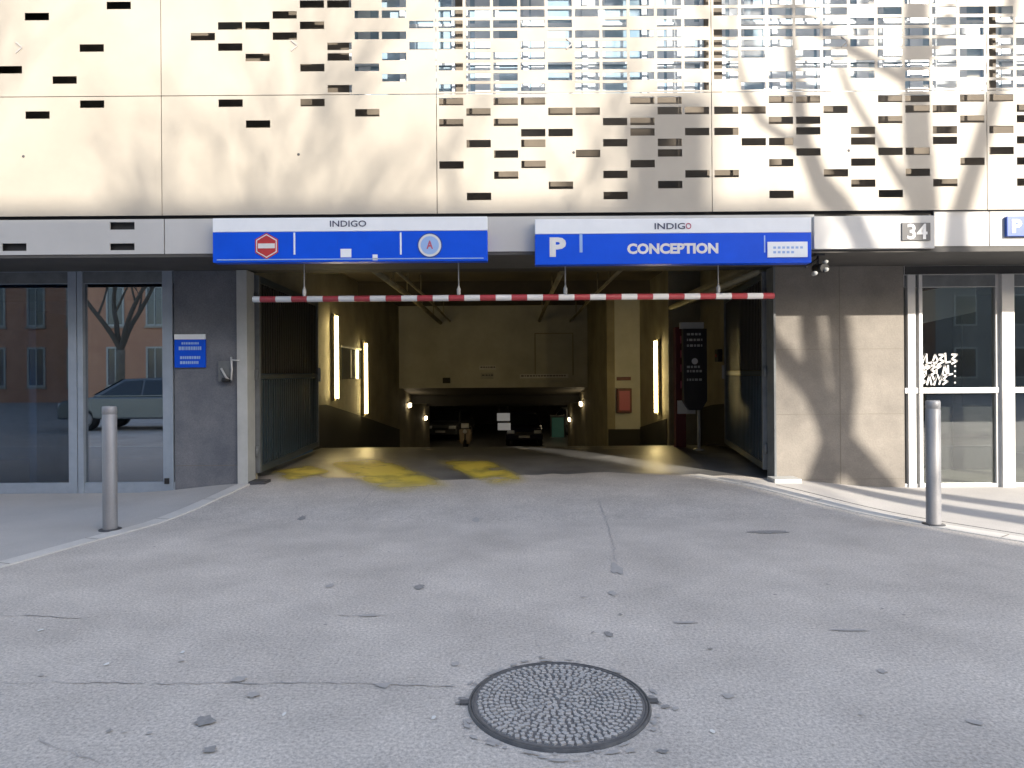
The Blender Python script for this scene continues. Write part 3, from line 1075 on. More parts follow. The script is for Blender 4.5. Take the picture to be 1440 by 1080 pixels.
# red hexagonal no entry mark
mb = MB()
c = sg(375, 346)
hexa = [(c.x + r_ * math.cos(R(90 + 60 * k)), c.z + r_ * math.sin(R(90 + 60 * k))) for r_ in (.142,) for k in range(6)]
mb.prism(hexa, YS - .004, YS, 0)
hexb = [(c.x + .128 * math.cos(R(90 + 60 * k)), c.z + .128 * math.sin(R(90 + 60 * k))) for k in range(6)]
mb.prism(hexb, YS - .006, YS - .003, 1)
hexc = [(c.x + .115 * math.cos(R(90 + 60 * k)), c.z + .115 * math.sin(R(90 + 60 * k))) for k in range(6)]
mb.prism(hexc, YS - .008, YS - .005, 0)
mb.box(c.x - .09, c.x + .09, YS - .010, YS - .007, c.z - .026, c.z + .026, 1)
mb.build("hexagon_mark", ["red", "white"], S1)
mb = MB()
c = sg(604.5, 345)
mb.disc(c.x, c.z, .135, YS - .004, YS, 32, 0)
mb.disc(c.x, c.z, .122, YS - .006, YS - .003, 32, 1)
mb.disc(c.x, c.z, .098, YS - .008, YS - .005, 32, 2)
text("A", c.x, c.z + .005, .07, .09, YS - .008, mb, 3, bold=.03)
mb.build("round_mark", ["sign_navy", "white", "sign_pale", "ink_red"], S1)
mb = MB()
for (x0, y0, x1, y1) in [(479, 350, 494, 362), (524, 358, 531, 366)]:
    a, b_ = sg(x0, y1), sg(x1, y0)
    MB().box(a.x, b_.x, YS - .004, YS, a.z, b_.z).build("sticker", "sign_white", S1)
mb = MB(); a, b_ = sg(305, 366), sg(680, 363)
mb.box(a.x, b_.x, YS - .004, YS, P(492, 365, YS).z, P(492, 363.6, YS).z)
mb.build("edge_line", "sign_pale", S1)
# right sign
mb = MB(); a, b_ = sg(920, 320), sg(972, 310)
text("INDIG", a.x + (b_.x - a.x) * .42, P(946, 318, YS).z, (b_.x - a.x) * .82, .066, yf, mb, bold=0.01)
text("O", b_.x - .03, P(946, 318, YS).z, .06, .066, yf, mb, 1, bold=0.01)
mb.build("lettering", ["ink", "ink_red"], S2)
mb = MB()
a, b_ = sg(882, 357), sg(1010, 341)
text("CONCEPTION", (a.x + b_.x) / 2, P(946, 349.5, YS).z, b_.x - a.x, .115, yf, mb, bold=.045)
mb.build("lettering", "white", S2)
mb = MB()
a, b_ = sg(773, 362), sg(796, 333)
text("P", (a.x + b_.x) / 2, P(784, 347.5, YS).z, b_.x - a.x, .21, yf, mb, bold=.05)
mb.build("lettering", "white", S2)
mb = MB()
a, b_ = sg(815, 355), sg(819, 329)
MB().box(a.x, b_.x, YS - .003, YS, a.z, b_.z).build("divider", "sign_pale", S2)
a, b_ = sg(1074.5, 355), sg(1076, 331)
MB().box(a.x, b_.x, YS - .003, YS, a.z, b_.z).build("divider", "sign_pale", S2)
mb = MB()
a, b_ = sg(1079, 362), sg(1135, 340)
mb.box(a.x, b_.x, YS - .012, YS, a.z, b_.z)
# two rows of small print, unreadable at this size
for q, zz in enumerate((.62, .32)):
    for k in range(7 if q == 0 else 5):
        xx = a.x + .06 + k * .048
        mb.box(xx, xx + .03, YS - .0135, YS - .011, a.z + (b_.z - a.z) * zz - .012, a.z + (b_.z - a.z) * zz + .012, 1)
mb.build("info_plate", ["sign_white", "sign_pale"], S2)

# small blue notice on the left stone wall
a, b_ = P(247, 517, YW), P(290, 470, YW)
NB = thing("notice_sign", ((a.x + b_.x) / 2, YW, a.z), "small blue notice with a white top strip on the shaded wall left of the entrance", "sign")
zh = P(268, 477.5, YW).z
MB().box(a.x, b_.x, YW - .03, YW - .003, a.z, zh - .001).build("blue_face", "sign_blue", NB, bevel=.003)
MB().box(a.x, b_.x, YW - .031, YW - .003, zh + .001, b_.z).build("white_header", "sign_white", NB, bevel=.003)
mb = MB()
for py, x0, x1, h in [(483, 257, 281, .028), (490, 253, 285, .045), (503, 255, 284, .036), (510, 255, 282, .036)]:
    q = P(x0, py, YW); r_ = P(x1, py, YW)
    x = q.x
    while x < r_.x - .01:
        wq = rng.uniform(.012, .03)
        mb.box(x, min(x + wq, r_.x), YW - .033, YW - .0295, q.z - h / 2, q.z + h / 2)
        x += wq + .008
mb.build("small_print", "sign_pale", NB)

# entry device (intercom with a hook arm) on the same wall
c = P(317, 520, YW)
IC = thing("wall_lock_box", (c.x, YW, c.z - .15), "small grey metal lock box with a pale bent handle beside the left jamb", "lock box")
MB().box(c.x - .07, c.x + .09, YW - .06, YW - .001, c.z - .15, c.z + .11).build("box", "gate_edge", IC, bevel=.012)
mb = MB()
mb.tube([P(325, 502, YW - .09), P(326, 520, YW - .09), P(325, 534, YW - .09), P(318, 531, YW - .1), P(311, 518, YW - .09)], .013, 8)
mb.tube([P(325, 506, YW - .09), P(337, 507, YW - .09)], .010, 8)
mb.build("handle", "alu_white", IC)
mb = MB(); mb.lathe((c.x + .03, YW - .05, c.z - .16), [(0, -.0), (.05, 0), (.06, .03), (.05, .06)], 12)
mb.build("base", "black", IC)

# house number plate
a, b_ = P(1269, 338, YF - .06), P(1309, 313, YF - .06)
NP = thing("house_number", ((a.x + b_.x) / 2, YF - .06, a.z), "dark house number plate with pale figures 34 on the white fascia", "sign")
MB().box(a.x, b_.x, YF - .055, YF - .041, a.z, b_.z).build("plate", "grey_plate", NP, bevel=.003)
mb = MB()
text("34", (a.x + b_.x) / 2 + .01, (a.z + b_.z) / 2, .22, .17, YF - .0555, mb, bold=.02)
mb.build("lettering", "white", NP)
# parking sign at right edge
a, b_ = P(1417, 332, YF - .02), P(1450, 303.5, YF - .02)
PS = thing("parking_sign", ((a.x + b_.x) / 2, YF - .02, a.z), "small blue square sign with a white P at the right end of the fascia", "sign")
MB().box(a.x, b_.x, YF - .015, YF + .028, a.z, b_.z).build("plate", "sign_navy", PS, bevel=.004)
mb = MB()
text("P", a.x + .105, (a.z + b_.z) / 2, .11, .15, YF - .0155, mb, bold=.05)
mb.build("lettering", "white", PS)

# ------------------------------------------------------------------ height bar
a, b_ = P(356, 422, 7.62), P(1088, 415, 7.62)
HB = thing("height_bar", ((a.x + b_.x) / 2, 7.62, a.z), "red and white striped height limit bar hanging across the entrance", "height barrier")
zb = (a.z + b_.z) / 2
mb = MB()
mb.tube([(a.x, 7.62, zb), (b_.x, 7.62, zb)], .034, 14)
mb.build("bar", "striped", HB)
for px in (428, 645, 795, 1010):
    x = P(px, 400, 7.62).x
    mb = MB()
    mb.tube([(x, 7.62, zb + .10), (x, 7.62, ZSOF + .005)], .007, 6)
    mb.lathe((x, 7.62, zb + .03), [(.016, 0), (.022, .02), (.022, .07), (.012, .09), (.007, .11)], 10)
    mb.build("hanger", "jamb", HB)

# ------------------------------------------------------------------ gate leaves
def gate(h, e, label):
    h, e = Vector((*h, 0)), Vector((*e, 0))
    d = (e - h)
    L = d.length
    d.normalize()
    n = Vector((-d.y, d.x, 0))
    if n.x * h.x > 0:
        n = -n                      # faces the driveway
    zb, zt = 0.215, 2.81
    th = thing("gate", (h.x, h.y, zb), label, "gate", "gate leaves")
    up = Vector((0, 0, 1))

    def seg(mb, s0, s1, z0, z1, t0, t1, mi=0):
        c = h + d * (s0 + s1) / 2 + n * (t0 + t1) / 2 + up * (z0 + z1) / 2
        mb.obox(c, d * (s1 - s0) / 2, n * (t1 - t0) / 2, up * (z1 - z0) / 2, mi)
    for s0, s1 in ((0, .07), (L - .06, L)):
        fr = MB()
        seg(fr, s0, s1, zb, zt, -.03, .03)
        fr.build("stile", "gate_edge", th, bevel=.004)
    fr = MB()
    seg(fr, .07, L - .06, zb, zb + .09, -.028, .028); seg(fr, .07, L - .06, zt - .09, zt, -.028, .028)
    seg(fr, .07, L - .06, 1.45, 1.51, -.028, .018)
    fr.build("rail", "gate_paint", th, bevel=.004)
    mb = MB()
    seg(mb, .07, L - .06, zb + .09, 1.44, -.012, .002)
    k = .12
    while k < L - .12:
        seg(mb, k, k + .035, zb + .092, 1.438, .002, .016)
        k += .11
    mb.build("ribbed_panel", "gate_paint", th)
    mb = MB()
    seg(mb, .07, L - .06, 1.52, zt - .09, -.012, .002)
    k = .12
    while k < L - .12:
        seg(mb, k, k + .035, 1.522, zt - .092, .002, .012)
        k += .11
    mb.build("upper_panel", "black", th)
    for zz in (.5, 1.5, 2.5):
        hb = MB()
        hb.lathe(h + up * zz - d * .03, [(.0, -.07), (.022, -.07), (.022, .07), (0, .07)], 10)
        hb.build("hinge", "gate_edge", th)
    q = MB()
    seg(q, L - .05, L - .02, 1.38, 1.62, .03, .07)
    q.build("handle", "jamb", th)
    return th


gate((P(362, 600, 8.9).x, 8.9), (-3.50, 12.2), "dark blue steel gate leaf folded open along the left tunnel wall")
gate((P(1076, 600, 8.9).x, 8.9), (3.84, 12.2), "dark blue steel gate leaf folded open along the right tunnel wall")

# ------------------------------------------------------------------ tube lights
def tube_light(x, y, z, L, side, label):
    th = thing("tube_light", (x, y, z - L / 2), label, "light", "tube lights in the tunnel")
    MB().box(min(x, x - side * .06), max(x, x - side * .06), y - .05, y + .05, z - L / 2 - .05, z + L / 2 + .05).build("housing", "tunnel_paint", th)
    mb = MB()
    mb.tube([(x + side * .035, y, z - L / 2), (x + side * .035, y, z + L / 2)], .036, 10)
    mb.build("tube", "tube_glow", th)


tube_light(-3.58, 13.75, 1.85, 1.66, 1, "lit upright tube light on the left tunnel wall, the one nearer the gate")
tube_light(-3.58, 16.5, 1.40, 1.70, 1, "lit upright tube light on the left tunnel wall, just beyond the dark booth window")
tube_light(3.22, 15.05, 1.40, 1.58, -1, "lit upright tube light on the right tunnel wall behind the tariff board")


def bulkhead(px, py, y, label):
    p = P(px, py, y)
    side = 1 if p.x < 0 else -1
    x = XTL if side > 0 else XTR3
    th = thing("wall_lamp", (x, y, p.z), label, "light", "wall lamps at the foot of the ramp")
    MB().box(min(x, x + side * .05), max(x, x + side * .05), y - .2, y + .2, p.z - .09, p.z + .09).build("housing", "white", th, bevel=.01)
    MB().box(min(x + side * .05, x + side * .1), max(x + side * .05, x + side * .1), y - .22, y + .22, p.z - .07, p.z + .07).build("diffuser", "lamp_glow", th, bevel=.02)


bulkhead(580, 570, 23.8, "bright wall lamp on the left wall just under the tunnel lintel")
bulkhead(605, 588, 28.2, "fainter wall lamp on the left wall deeper down the ramp")
bulkhead(826, 568, 23.6, "bright wall lamp on the right wall just under the tunnel lintel")
bulkhead(806, 590, 28.4, "fainter wall lamp on the right wall deeper down the ramp")

# ------------------------------------------------------------------ tariff board, extinguisher cabinet, plates
YK = 12.0
a, b_ = P(961, 556, YK), P(994, 462, YK)
TB = thing("tariff_board", ((a.x + b_.x) / 2, YK, floor_z(12)), "tall black tariff board on a thin post inside the right side of the entrance", "sign")
mb = MB()
mb.prism([(a.x, a.z - .1), (a.x + .1, a.z - .26), (b_.x - .1, a.z - .26), (b_.x, a.z - .1), (b_.x, b_.z), (a.x, b_.z)], YK, YK + .12)
mb.build("board", "black", TB, bevel=.008)
c0, c1 = P(957, 462, YK), P(990, 453, YK)
MB().box(c0.x, c1.x, YK + .01, YK + .1, c0.z, c1.z).build("top_plate", "jamb", TB, bevel=.004)
mb = MB()
for k, py in enumerate((470, 478, 486, 516, 522, 534)):
    q = P(966, py, YK); r_ = P(984 + (k % 3) * 2, py, YK)
    x = q.x
    while x < r_.x:
        wq = rng.uniform(.02, .06)
        mb.box(x, x + wq, YK - .003, YK + .002, q.z - .02, q.z + .02)
        x += wq + .02
mb.build("small_print", "jamb", TB)
mb = MB(); q = P(977, 508, YK); mb.disc(q.x, q.z, .055, YK - .004, YK + .001, 20)
mb.build("round_mark", "white", TB)
mb = MB(); q = P(984, 570, YK)
mb.tube([(q.x, YK + .06, floor_z(12) - .02), (q.x, YK + .06, a.z - .2)], .03, 10)
mb.lathe((q.x, YK + .06, floor_z(12) - .0), [(.1, 0), (.1, .015), (.03, .02)], 14)
mb.build("post", "jamb", TB)
# striped barrier cabinet standing behind the board
a, b_ = P(950, 563, 12.5), P(964, 460, 12.5)
BC = thing("striped_post", ((a.x + b_.x) / 2, 12.5, floor_z(12.5)), "dark maroon post with pale stripes standing beside the tariff board", "post")
MB().box(a.x, b_.x, 12.5, 12.65, floor_z(12.5) - .02, b_.z).build("column", "maroon", BC, bevel=.01)
mb = MB()
for py in (477, 497, 517, 540):
    q = P(959, py, 12.5)
    mb.box(q.x - .03, b_.x - .005, 12.495, 12.502, q.z - .08, q.z + .06)
mb.build("stripe", "ink_red", BC)
a, b_ = P(953, 582, 12.3), P(978, 563, 12.3)
tag(MB().box(a.x, b_.x, 12.3, 12.33, a.z, b_.z).build("notice", "white", None, .002, ((a.x + b_.x) / 2, 12.3, a.z)), "blank pale notice plate below the tariff board", "notice")
# extinguisher cabinet on the pale end wall
a, b_ = P(867, 580, YJ2), P(887, 546, YJ2)
EX = thing("extinguisher_cabinet", ((a.x + b_.x) / 2, YJ2, a.z), "dark red cabinet on the pale wall to the right of the ramp", "cabinet")
MB().box(a.x, b_.x, YJ2 - .15, YJ2 - .001, a.z, b_.z).build("cabinet", "maroon", EX, bevel=.01)
MB().box(a.x + .05, b_.x - .05, YJ2 - .153, YJ2 - .149, a.z + .06, b_.z - .06).build("door", "ink_red", EX)
a, b_ = P(867, 535, YJ2), P(887, 530, YJ2)
tag(MB().box(a.x, b_.x, YJ2 - .02, YJ2 - .001, a.z, b_.z).build("wall_plate", "maroon", None, .002, ((a.x + b_.x) / 2, YJ2, a.z)), "thin dark plate on the pale wall above the red cabinet", "plate")
# notices on the tunnel lintel
def plate(px0, py0, px1, py1, y, name, mname, label, cat, rows=0, group=None):
    a, b_ = P(px0, py1, y), P(px1, py0, y)
    mb = MB(); mb.box(a.x, b_.x, y - .03, y - .001, a.z, b_.z)
    for k in range(rows):
        zz = a.z + (b_.z - a.z) * (k + .6) / rows
        x = a.x + .04
        while x < b_.x - .06:
            wq = rng.uniform(.03, .09)
            mb.box(x, x + wq, y - .034, y - .029, zz - .02, zz + .02, 1)
            x += wq + .03
    o = mb.build(name, [mname, "ink"], None, 0, ((a.x + b_.x) / 2, y, a.z))
    return tag(o, label, cat, group)


plate(674, 514, 697, 520, YLN, "notice", "white", "small white notice in the middle of the wall above the ramp", "notice", 1)
plate(676, 524, 694, 533, YLN, "notice", "jamb", "small grey plate just under the white notice above the ramp", "notice", 1)
plate(731, 526, 799, 532, YLN, "warning_strip", "white", "long thin white warning strip above the ramp", "notice", 1)
plate(745, 534, 790, 538, YLN, "warning_strip", "jamb", "shorter faint strip under the long white warning strip", "notice", 0)
# dark fittings on the right tunnel wall
c = P(1014, 500, 12.9)
LB = thing("call_button", (3.9, 12.9, c.z), "small dark call button box on the pale right tunnel wall", "button")
MB().box(3.88, XTR - .001, 12.8, 13.0, c.z - .12, c.z + .12).build("box", "black", LB, bevel=.01)
mb = MB(); mb.lathe((3.87, 12.9, c.z), [(0, 0), (.03, 0), (.03, .012)], 12, 0, 'X'); mb.build("button", "red", LB)

# surveillance camera under the right end of the sign
c = P(1150, 378, 7.75)
SV = thing("surveillance_camera", (c.x, 7.75, ZSOF), "dark surveillance camera cluster hanging under the overhang right of the blue sign", "camera")
mb = MB(); mb.box(c.x - .05, c.x + .05, 7.68, 7.82, ZSOF - .03, ZSOF + .005); mb.tube([(c.x, 7.75, ZSOF - .02), (c.x, 7.75, c.z)], .015, 8)
mb.tube([(c.x, 7.75, ZSOF - .06), (c.x - .16, 7.7, ZSOF - .16)], .014, 8)
mb.build("mount", "steel_dark", SV)
mb = MB(); mb.tube([(c.x + .02, 7.62, c.z - .01), (c.x + .02, 7.85, c.z + .02)], .05, 12); mb.build("body", "black", SV)
for dx, dz in ((.03, .06), (.035, -.03), (-.09, -.07)):
    mb = MB(); mb.lathe((c.x + dx, 7.60, c.z + dz), [(0, -.01), (.02, -.006), (.026, .02), (.026, .06)], 12, 0, 'Y'); mb.build("lens", "jamb", SV)

# ------------------------------------------------------------------ bollards
def bollard(x, y, h, label):
    z = hump(x, y)
    th = thing("bollard", (x, y, z), label, "bollard", "steel bollards at the kerbs")
    mb = MB()
    mb.lathe((x, y, z), [(.065, -.02), (.065, h - .09), (.062, h - .085), (.062, h - .075), (.065, h - .07), (.065, h - .014), (.058, h - .002), (0, h)], 28)
    mb.build("post", "steel", th)
    mb = MB()
    mb.lathe((x, y, z), [(.10, .004), (.10, .016), (.0655, .022)], 28)
    mb.build("base_ring", "steel_dark", th)


p = gpt(155, 746); q = P(155, 571, p.y)
bollard(p.x, p.y, q.z, "grey steel bollard on the left pavement in front of the blue tinted glass door")
p = gpt(1313, 739); q = P(1313, 563, p.y)
bollard(p.x, p.y, q.z, "grey steel bollard on the right kerb in front of the sunlit glass door")

# ------------------------------------------------------------------ manhole
c = gpt(786, 988)
MH = thing("manhole", (c.x, c.y, 0), "round cast iron manhole cover with a studded pattern set in the asphalt", "manhole cover")
mb = MB()
mb.lathe((c.x, c.y, 0), [(.386, .006), (.388, .011), (.398, .011), (.400, .005)], 64)
mb.lathe((c.x, c.y, 0), [(.401, .005), (.403, .012), (.410, .012), (.414, .0)], 64)
for sx_ in (-1, 1):
    mb.box(min(c.x + sx_ * .405, c.x + sx_ * .45), max(c.x + sx_ * .405, c.x + sx_ * .45), c.y - .02, c.y + .015, 0, .010)
mb.build("frame", "iron_dark", MH)
mb = MB()
mb.lathe((c.x, c.y, 0), [(0, .007), (.388, .007)], 64)
mb.build("cover", "iron_mid", MH)
mb = MB()
rg = random.Random(5)
r_ = .03
while r_ < .383:
    n = max(4, int(2 * math.pi * r_ / .032))
    for k in range(n):
        a = 2 * math.pi * k / n + r_ * 9
        x, y = c.x + r_ * math.cos(a), c.y + r_ * math.sin(a)
        s_ = rg.uniform(.0085, .0135)
        er, et = Vector((math.cos(a), math.sin(a), 0)), Vector((-math.sin(a), math.cos(a), 0))
        ph = a * 3 + r_ * 20 + rg.uniform(-.7, .7)
        e1 = er * math.cos(ph) + et * math.sin(ph)
        e2 = et * math.cos(ph) - er * math.sin(ph)
        mb.obox((x, y, .0105), e1 * s_, e2 * s_ * rg.uniform(.6, .95), (0, 0, .0045))
    r_ += .0255
mb.build("stud_pattern", "iron", MH)

# ------------------------------------------------------------------ vehicles
def car(loc, rot, paint, label, group=None):
    th = thing("parked_car", (0, 0, 0), label, "car", group)
    # side profile in (x along length, z), width along y
    low = [(-2.05, .32), (-2.08, .62), (-1.95, .82), (-1.1, .93), (1.35, .93), (1.98, .86), (2.06, .62), (2.02, .32)]
    cab = [(-1.15, .93), (-.35, 1.42), (.85, 1.46), (1.55, 1.05), (1.65, .93)]
    n = len(low)
    mb = MB()
    def loft(poly, w0, w1):
        n = len(poly)
        zs = [z for _, z in poly]; lo, hi = min(zs), max(zs)
        vs = []
        for sgn in (-1, 1):
            for x, z in poly:
                t_ = (z - lo) / (hi - lo)
                vs.append((x, sgn * (w0 + (w1 - w0) * t_), z))
        fs = [tuple(range(n)), tuple(range(2 * n - 1, n - 1, -1))] + [(i, i + n, (i + 1) % n + n, (i + 1) % n) for i in range(n)]
        return vs, fs
    mb.add(*loft(low, .86, .84)); mb.add(*loft(cab, .80, .60))
    mb.build("body", paint, th, bevel=.05)
    mb = MB()
    for sgn in (-1, 1):
        for poly in ([(-.9, .97), (-.3, 1.36), (.2, 1.38), (.2, .97)], [(.26, .97), (.26, 1.38), (.8, 1.38), (1.35, 1.03), (1.35, .97)]):
            vs = [(x, sgn * (.815 - (z - .93) * .385), z) for x, z in poly]
            mb.add(vs, [tuple(range(len(vs)))])
    for (xa, za, xb, zb_) in ((-1.13, .98, -.42, 1.41), (1.56, 1.08, .93, 1.45)):
        s1, s2 = (.72, .56)
        off = -.02 if xa < 0 else .02
        mb.add([(xa + off, -s1, za), (xa + off, s1, za), (xb + off, s2, zb_), (xb + off, -s2, zb_)], [(0, 1, 2, 3)])
    mb.build("window", "car_glass", th)
    for x in (-1.28, 1.25):
        for sgn in (-1, 1):
            mb = MB(); mb.lathe((x, sgn * .76, .31), [(0, -.1), (.2, -.1), (.3, -.09), (.31, 0), (.3, .09), (.2, .1), (0, .1)], 24, 0, 'Y')
            wq = mb.build("wheel", "tyre", th)
            mb = MB(); mb.lathe((x, sgn * .86, .31), [(0, -.01), (.18, -.012), (.2, 0), (.18, .012), (0, .01)], 20, 0, 'Y')
            mb.build("rim", "steel", wq)
    for sgn in (-1, 1):
        MB().box(-2.09, -1.93, sgn * .62 - .17, sgn * .62 + .17, .62, .77).build("headlight", "lamp_lens", th, bevel=.03)
        MB().box(1.95, 2.06, sgn * .68 - .12, sgn * .68 + .12, .66, .82).build("tail_light", "red", th, bevel=.02)
    MB().box(-2.11, -2.06, -.26, .26, .42, .53).build("number_plate", "white", th)
    mb = MB(); mb.box(-2.095, -2.05, -.4, .4, .56, .68); mb.build("grille", "black", th)
    th.location = loc
    th.rotation_euler = (0, 0, rot)
    return th


c1 = car((-10.4, -2.0, 0), R(0), "car_grey", "grey hatchback parked at the kerb across the road, seen reflected in the left glass door", "cars parked across the road")
c2 = car((-5.4, -2.6, 0), R(180), "car_white", "white hatchback parked behind the grey one across the road", "cars parked across the road")
car((0.55, 33.5, floor_z(33)), R(90), "car_dark", "dark car parked facing out at the bottom of the garage ramp")

car((-3.3, 36.5, floor_z(36)), R(80), "car_grey", "grey car parked on the left in the dark garage hall below the ramp")
car((3.6, 38.5, floor_z(38)), R(100), "car_white", "pale car parked on the right in the dark garage hall below the ramp")
for x_, y_, lb in ((-1.9, 33.0, "added dim fill lamp in the garage hall above the scooter"), (2.2, 36.0, "added dim fill lamp in the garage hall above the pale car")):  # extra lamps, added to light the parked cars and the hall
    th = thing("fill_lamp", (x_, y_, .40), lb, "light", "added fill lamps in the garage hall")
    MB().box(x_ - .6, x_ + .6, y_ - .06, y_ + .06, .36, .42).build("housing", "white", th)
    MB().box(x_ - .58, x_ + .58, y_ - .04, y_ + .04, .335, .359).build("diffuser", "lamp_glow", th)

# scooter at the foot of the ramp, facing the street
zf = floor_z(30.5)
sx0, sy0 = P(655, 600, 30.5).x, 30.5
SCT = thing("scooter", (sx0, sy0, zf), "brown scooter standing at the foot of the ramp left of the dark car", "scooter")
for dy in (-.62, .62):
    mb = MB(); mb.lathe((sx0, sy0 + dy, zf + .25), [(.12, -.06), (.22, -.06), (.25, 0), (.22, .06), (.12, .06)], 20, 0, 'X')
    wq = mb.build("wheel", "tyre", SCT)
    mb = MB(); mb.lathe((sx0, sy0 + dy, zf + .25), [(0, -.04), (.13, -.04), (.13, .04), (0, .04)], 16, 0, 'X'); mb.build("rim", "steel", wq)
mb = MB()
mb.add([(sx0 - .24, sy0 - .52, zf + .35), (sx0 + .24, sy0 - .52, zf + .35), (sx0 + .28, sy0 - .48, zf + .95), (sx0 - .28, sy0 - .48, zf + .95),
        (sx0 - .2, sy0 - .36, zf + .35), (sx0 + .2, sy0 - .36, zf + .35), (sx0 + .2, sy0 - .34, zf + .95), (sx0 - .2, sy0 - .34, zf + .95)],
       [(0, 1, 2, 3), (4, 7, 6, 5), (0, 3, 7, 4), (1, 5, 6, 2), (0, 4, 5, 1), (3, 2, 6, 7)])
mb.box(sx0 - .2, sx0 + .2, sy0 - .4, sy0 + .1, zf + .28, zf + .38)
mb.box(sx0 - .24, sx0 + .24, sy0 + .1, sy0 + .85, zf + .35, zf + .72)
mb.build("body", "scooter_body", SCT, bevel=.05)
MB().box(sx0 - .17, sx0 + .17, sy0 + .02, sy0 + .8, zf + .72, zf + .84).build("seat", "black", SCT, bevel=.04)
mb = MB(); mb.tube([(sx0 - .36, sy0 - .3, zf + 1.06), (sx0, sy0 - .4, zf + 1.03), (sx0 + .36, sy0 - .3, zf + 1.06)], .02, 8)
mb.tube([(sx0, sy0 - .62, zf + .25), (sx0, sy0 - .4, zf + 1.03)], .035, 8); mb.build("handlebar", "black", SCT)
mb = MB(); mb.lathe((sx0, sy0 - .55, zf + .86), [(0, -.05), (.07, -.045), (.1, 0), (.1, .05)], 16, 0, 'Y'); mb.build("headlight", "lamp_lens", SCT)
mb = MB(); mb.box(sx0 - .17, sx0 + .17, sy0 - .5, sy0 - .48, zf + 1.0, zf + 1.22); mb.build("windscreen", "lamp_lens", SCT, bevel=.008)

# hanging lit signs deep in the garage
a, b_ = P(699, 592, 31), P(717, 581, 31)
LS = thing("hanging_sign", ((a.x + b_.x) / 2, 31, a.z), "pale lit sign box hanging over the foot of the ramp", "sign")
MB().box(a.x, b_.x, 31, 31.1, a.z, b_.z).build("upper_box", "sign_glow", LS)
a2, b2 = P(700, 605, 31), P(718, 595, 31)
MB().box(a2.x, b2.x, 31, 31.1, a2.z, b2.z).build("lower_box", "sign_glow", LS)
mb = MB(); mb.tube([(a.x + .1, 31.05, a2.z), (a.x + .1, 31.05, .43)], .02, 6); mb.tube([(b_.x - .1, 31.05, a2.z), (b_.x - .1, 31.05, .43)], .02, 6); mb.build("hanger", "steel_dark", LS)
a, b_ = P(774, 622, 36), P(795, 587, 36)
GD = thing("garage_door", ((a.x + b_.x) / 2, 36, floor_z(36)), "dim green lit doorway at the far right of the garage", "door")
mb = MB(); mb.box(a.x, a.x + .08, 36, 36.15, floor_z(36), b_.z); mb.box(b_.x - .08, b_.x, 36, 36.15, floor_z(36), b_.z); mb.box(a.x, b_.x, 36, 36.15, b_.z, b_.z + .12)
mb.build("frame", "jamb", GD)
MB().box(a.x + .08, b_.x - .08, 36.05, 36.1, floor_z(36), b_.z).build("leaf", "green_glow", GD)

# ------------------------------------------------------------------ trees across the road (their shadows fall on the facade)
def down(px, py, Y0, Yt):
    q = P(px, py, Y0)
    d = Y0 - Yt
    return Vector((q.x + SUN.x * d, Yt, q.z + SUN.z * d))


def twigs(mb, p, d, L, r, depth, rg, spread=0.7, n=4, rmin=.005):
    """one branch with children"""
    k = max(3, int(L / .35))
    pts = [p]
    dd = d.normalized()
    for i in range(k):
        dd = (dd + Vector((rg.uniform(-1, 1), rg.uniform(-1, 1), rg.uniform(-.5, .9))) * .13).normalized()
        pts.append(pts[-1] + dd * L / k)
    rad = [max(rmin, r * (1 - .6 * i / k)) for i in range(k + 1)]
    mb.tube(pts, rad, 6 if r < .05 else 10, 0, False)
    if depth <= 0:
        return
    for j in range(n):
        t_ = rg.uniform(.3, 1.0) if j else 1.0
        i = min(k, int(t_ * k))
        q = pts[i]
        nd = (dd + Vector((rg.uniform(-1, 1), rg.uniform(-1, 1), rg.uniform(-.4, .8))) * spread).normalized()
        twigs(mb, q, nd, L * rg.uniform(.5, .75), max(rmin, rad[i] * .62), depth - 1, rg, spread, n, rmin)


def tree(base, stems, label, seed, group="bare street trees"):
    rg = random.Random(seed)
    stems = [(k_, p_, [r_ * 1.12 for r_ in q_]) for k_, p_, q_ in stems]
    th = thing("street_tree", base, label, "tree", group)
    tr = MB()
    cr = MB()
    for kind, pts, rad in stems:
        (tr if kind == 't' else cr).tube(pts, rad, 12 if kind == 't' else 8, 0, True)
        if kind in ('t', 'b'):
            e = pts[-1]; d = pts[-1] - pts[-2]
            for j in range(3):
                twigs(cr, e, d + Vector((rg.uniform(-.5, .5), rg.uniform(-.5, .5), .2)), 2.2, rad[-1] * .8, 2, rg, .6, 3)
    tr.build("trunk", "bark", th)
    cr.build("crown", "bark", th)
    return th


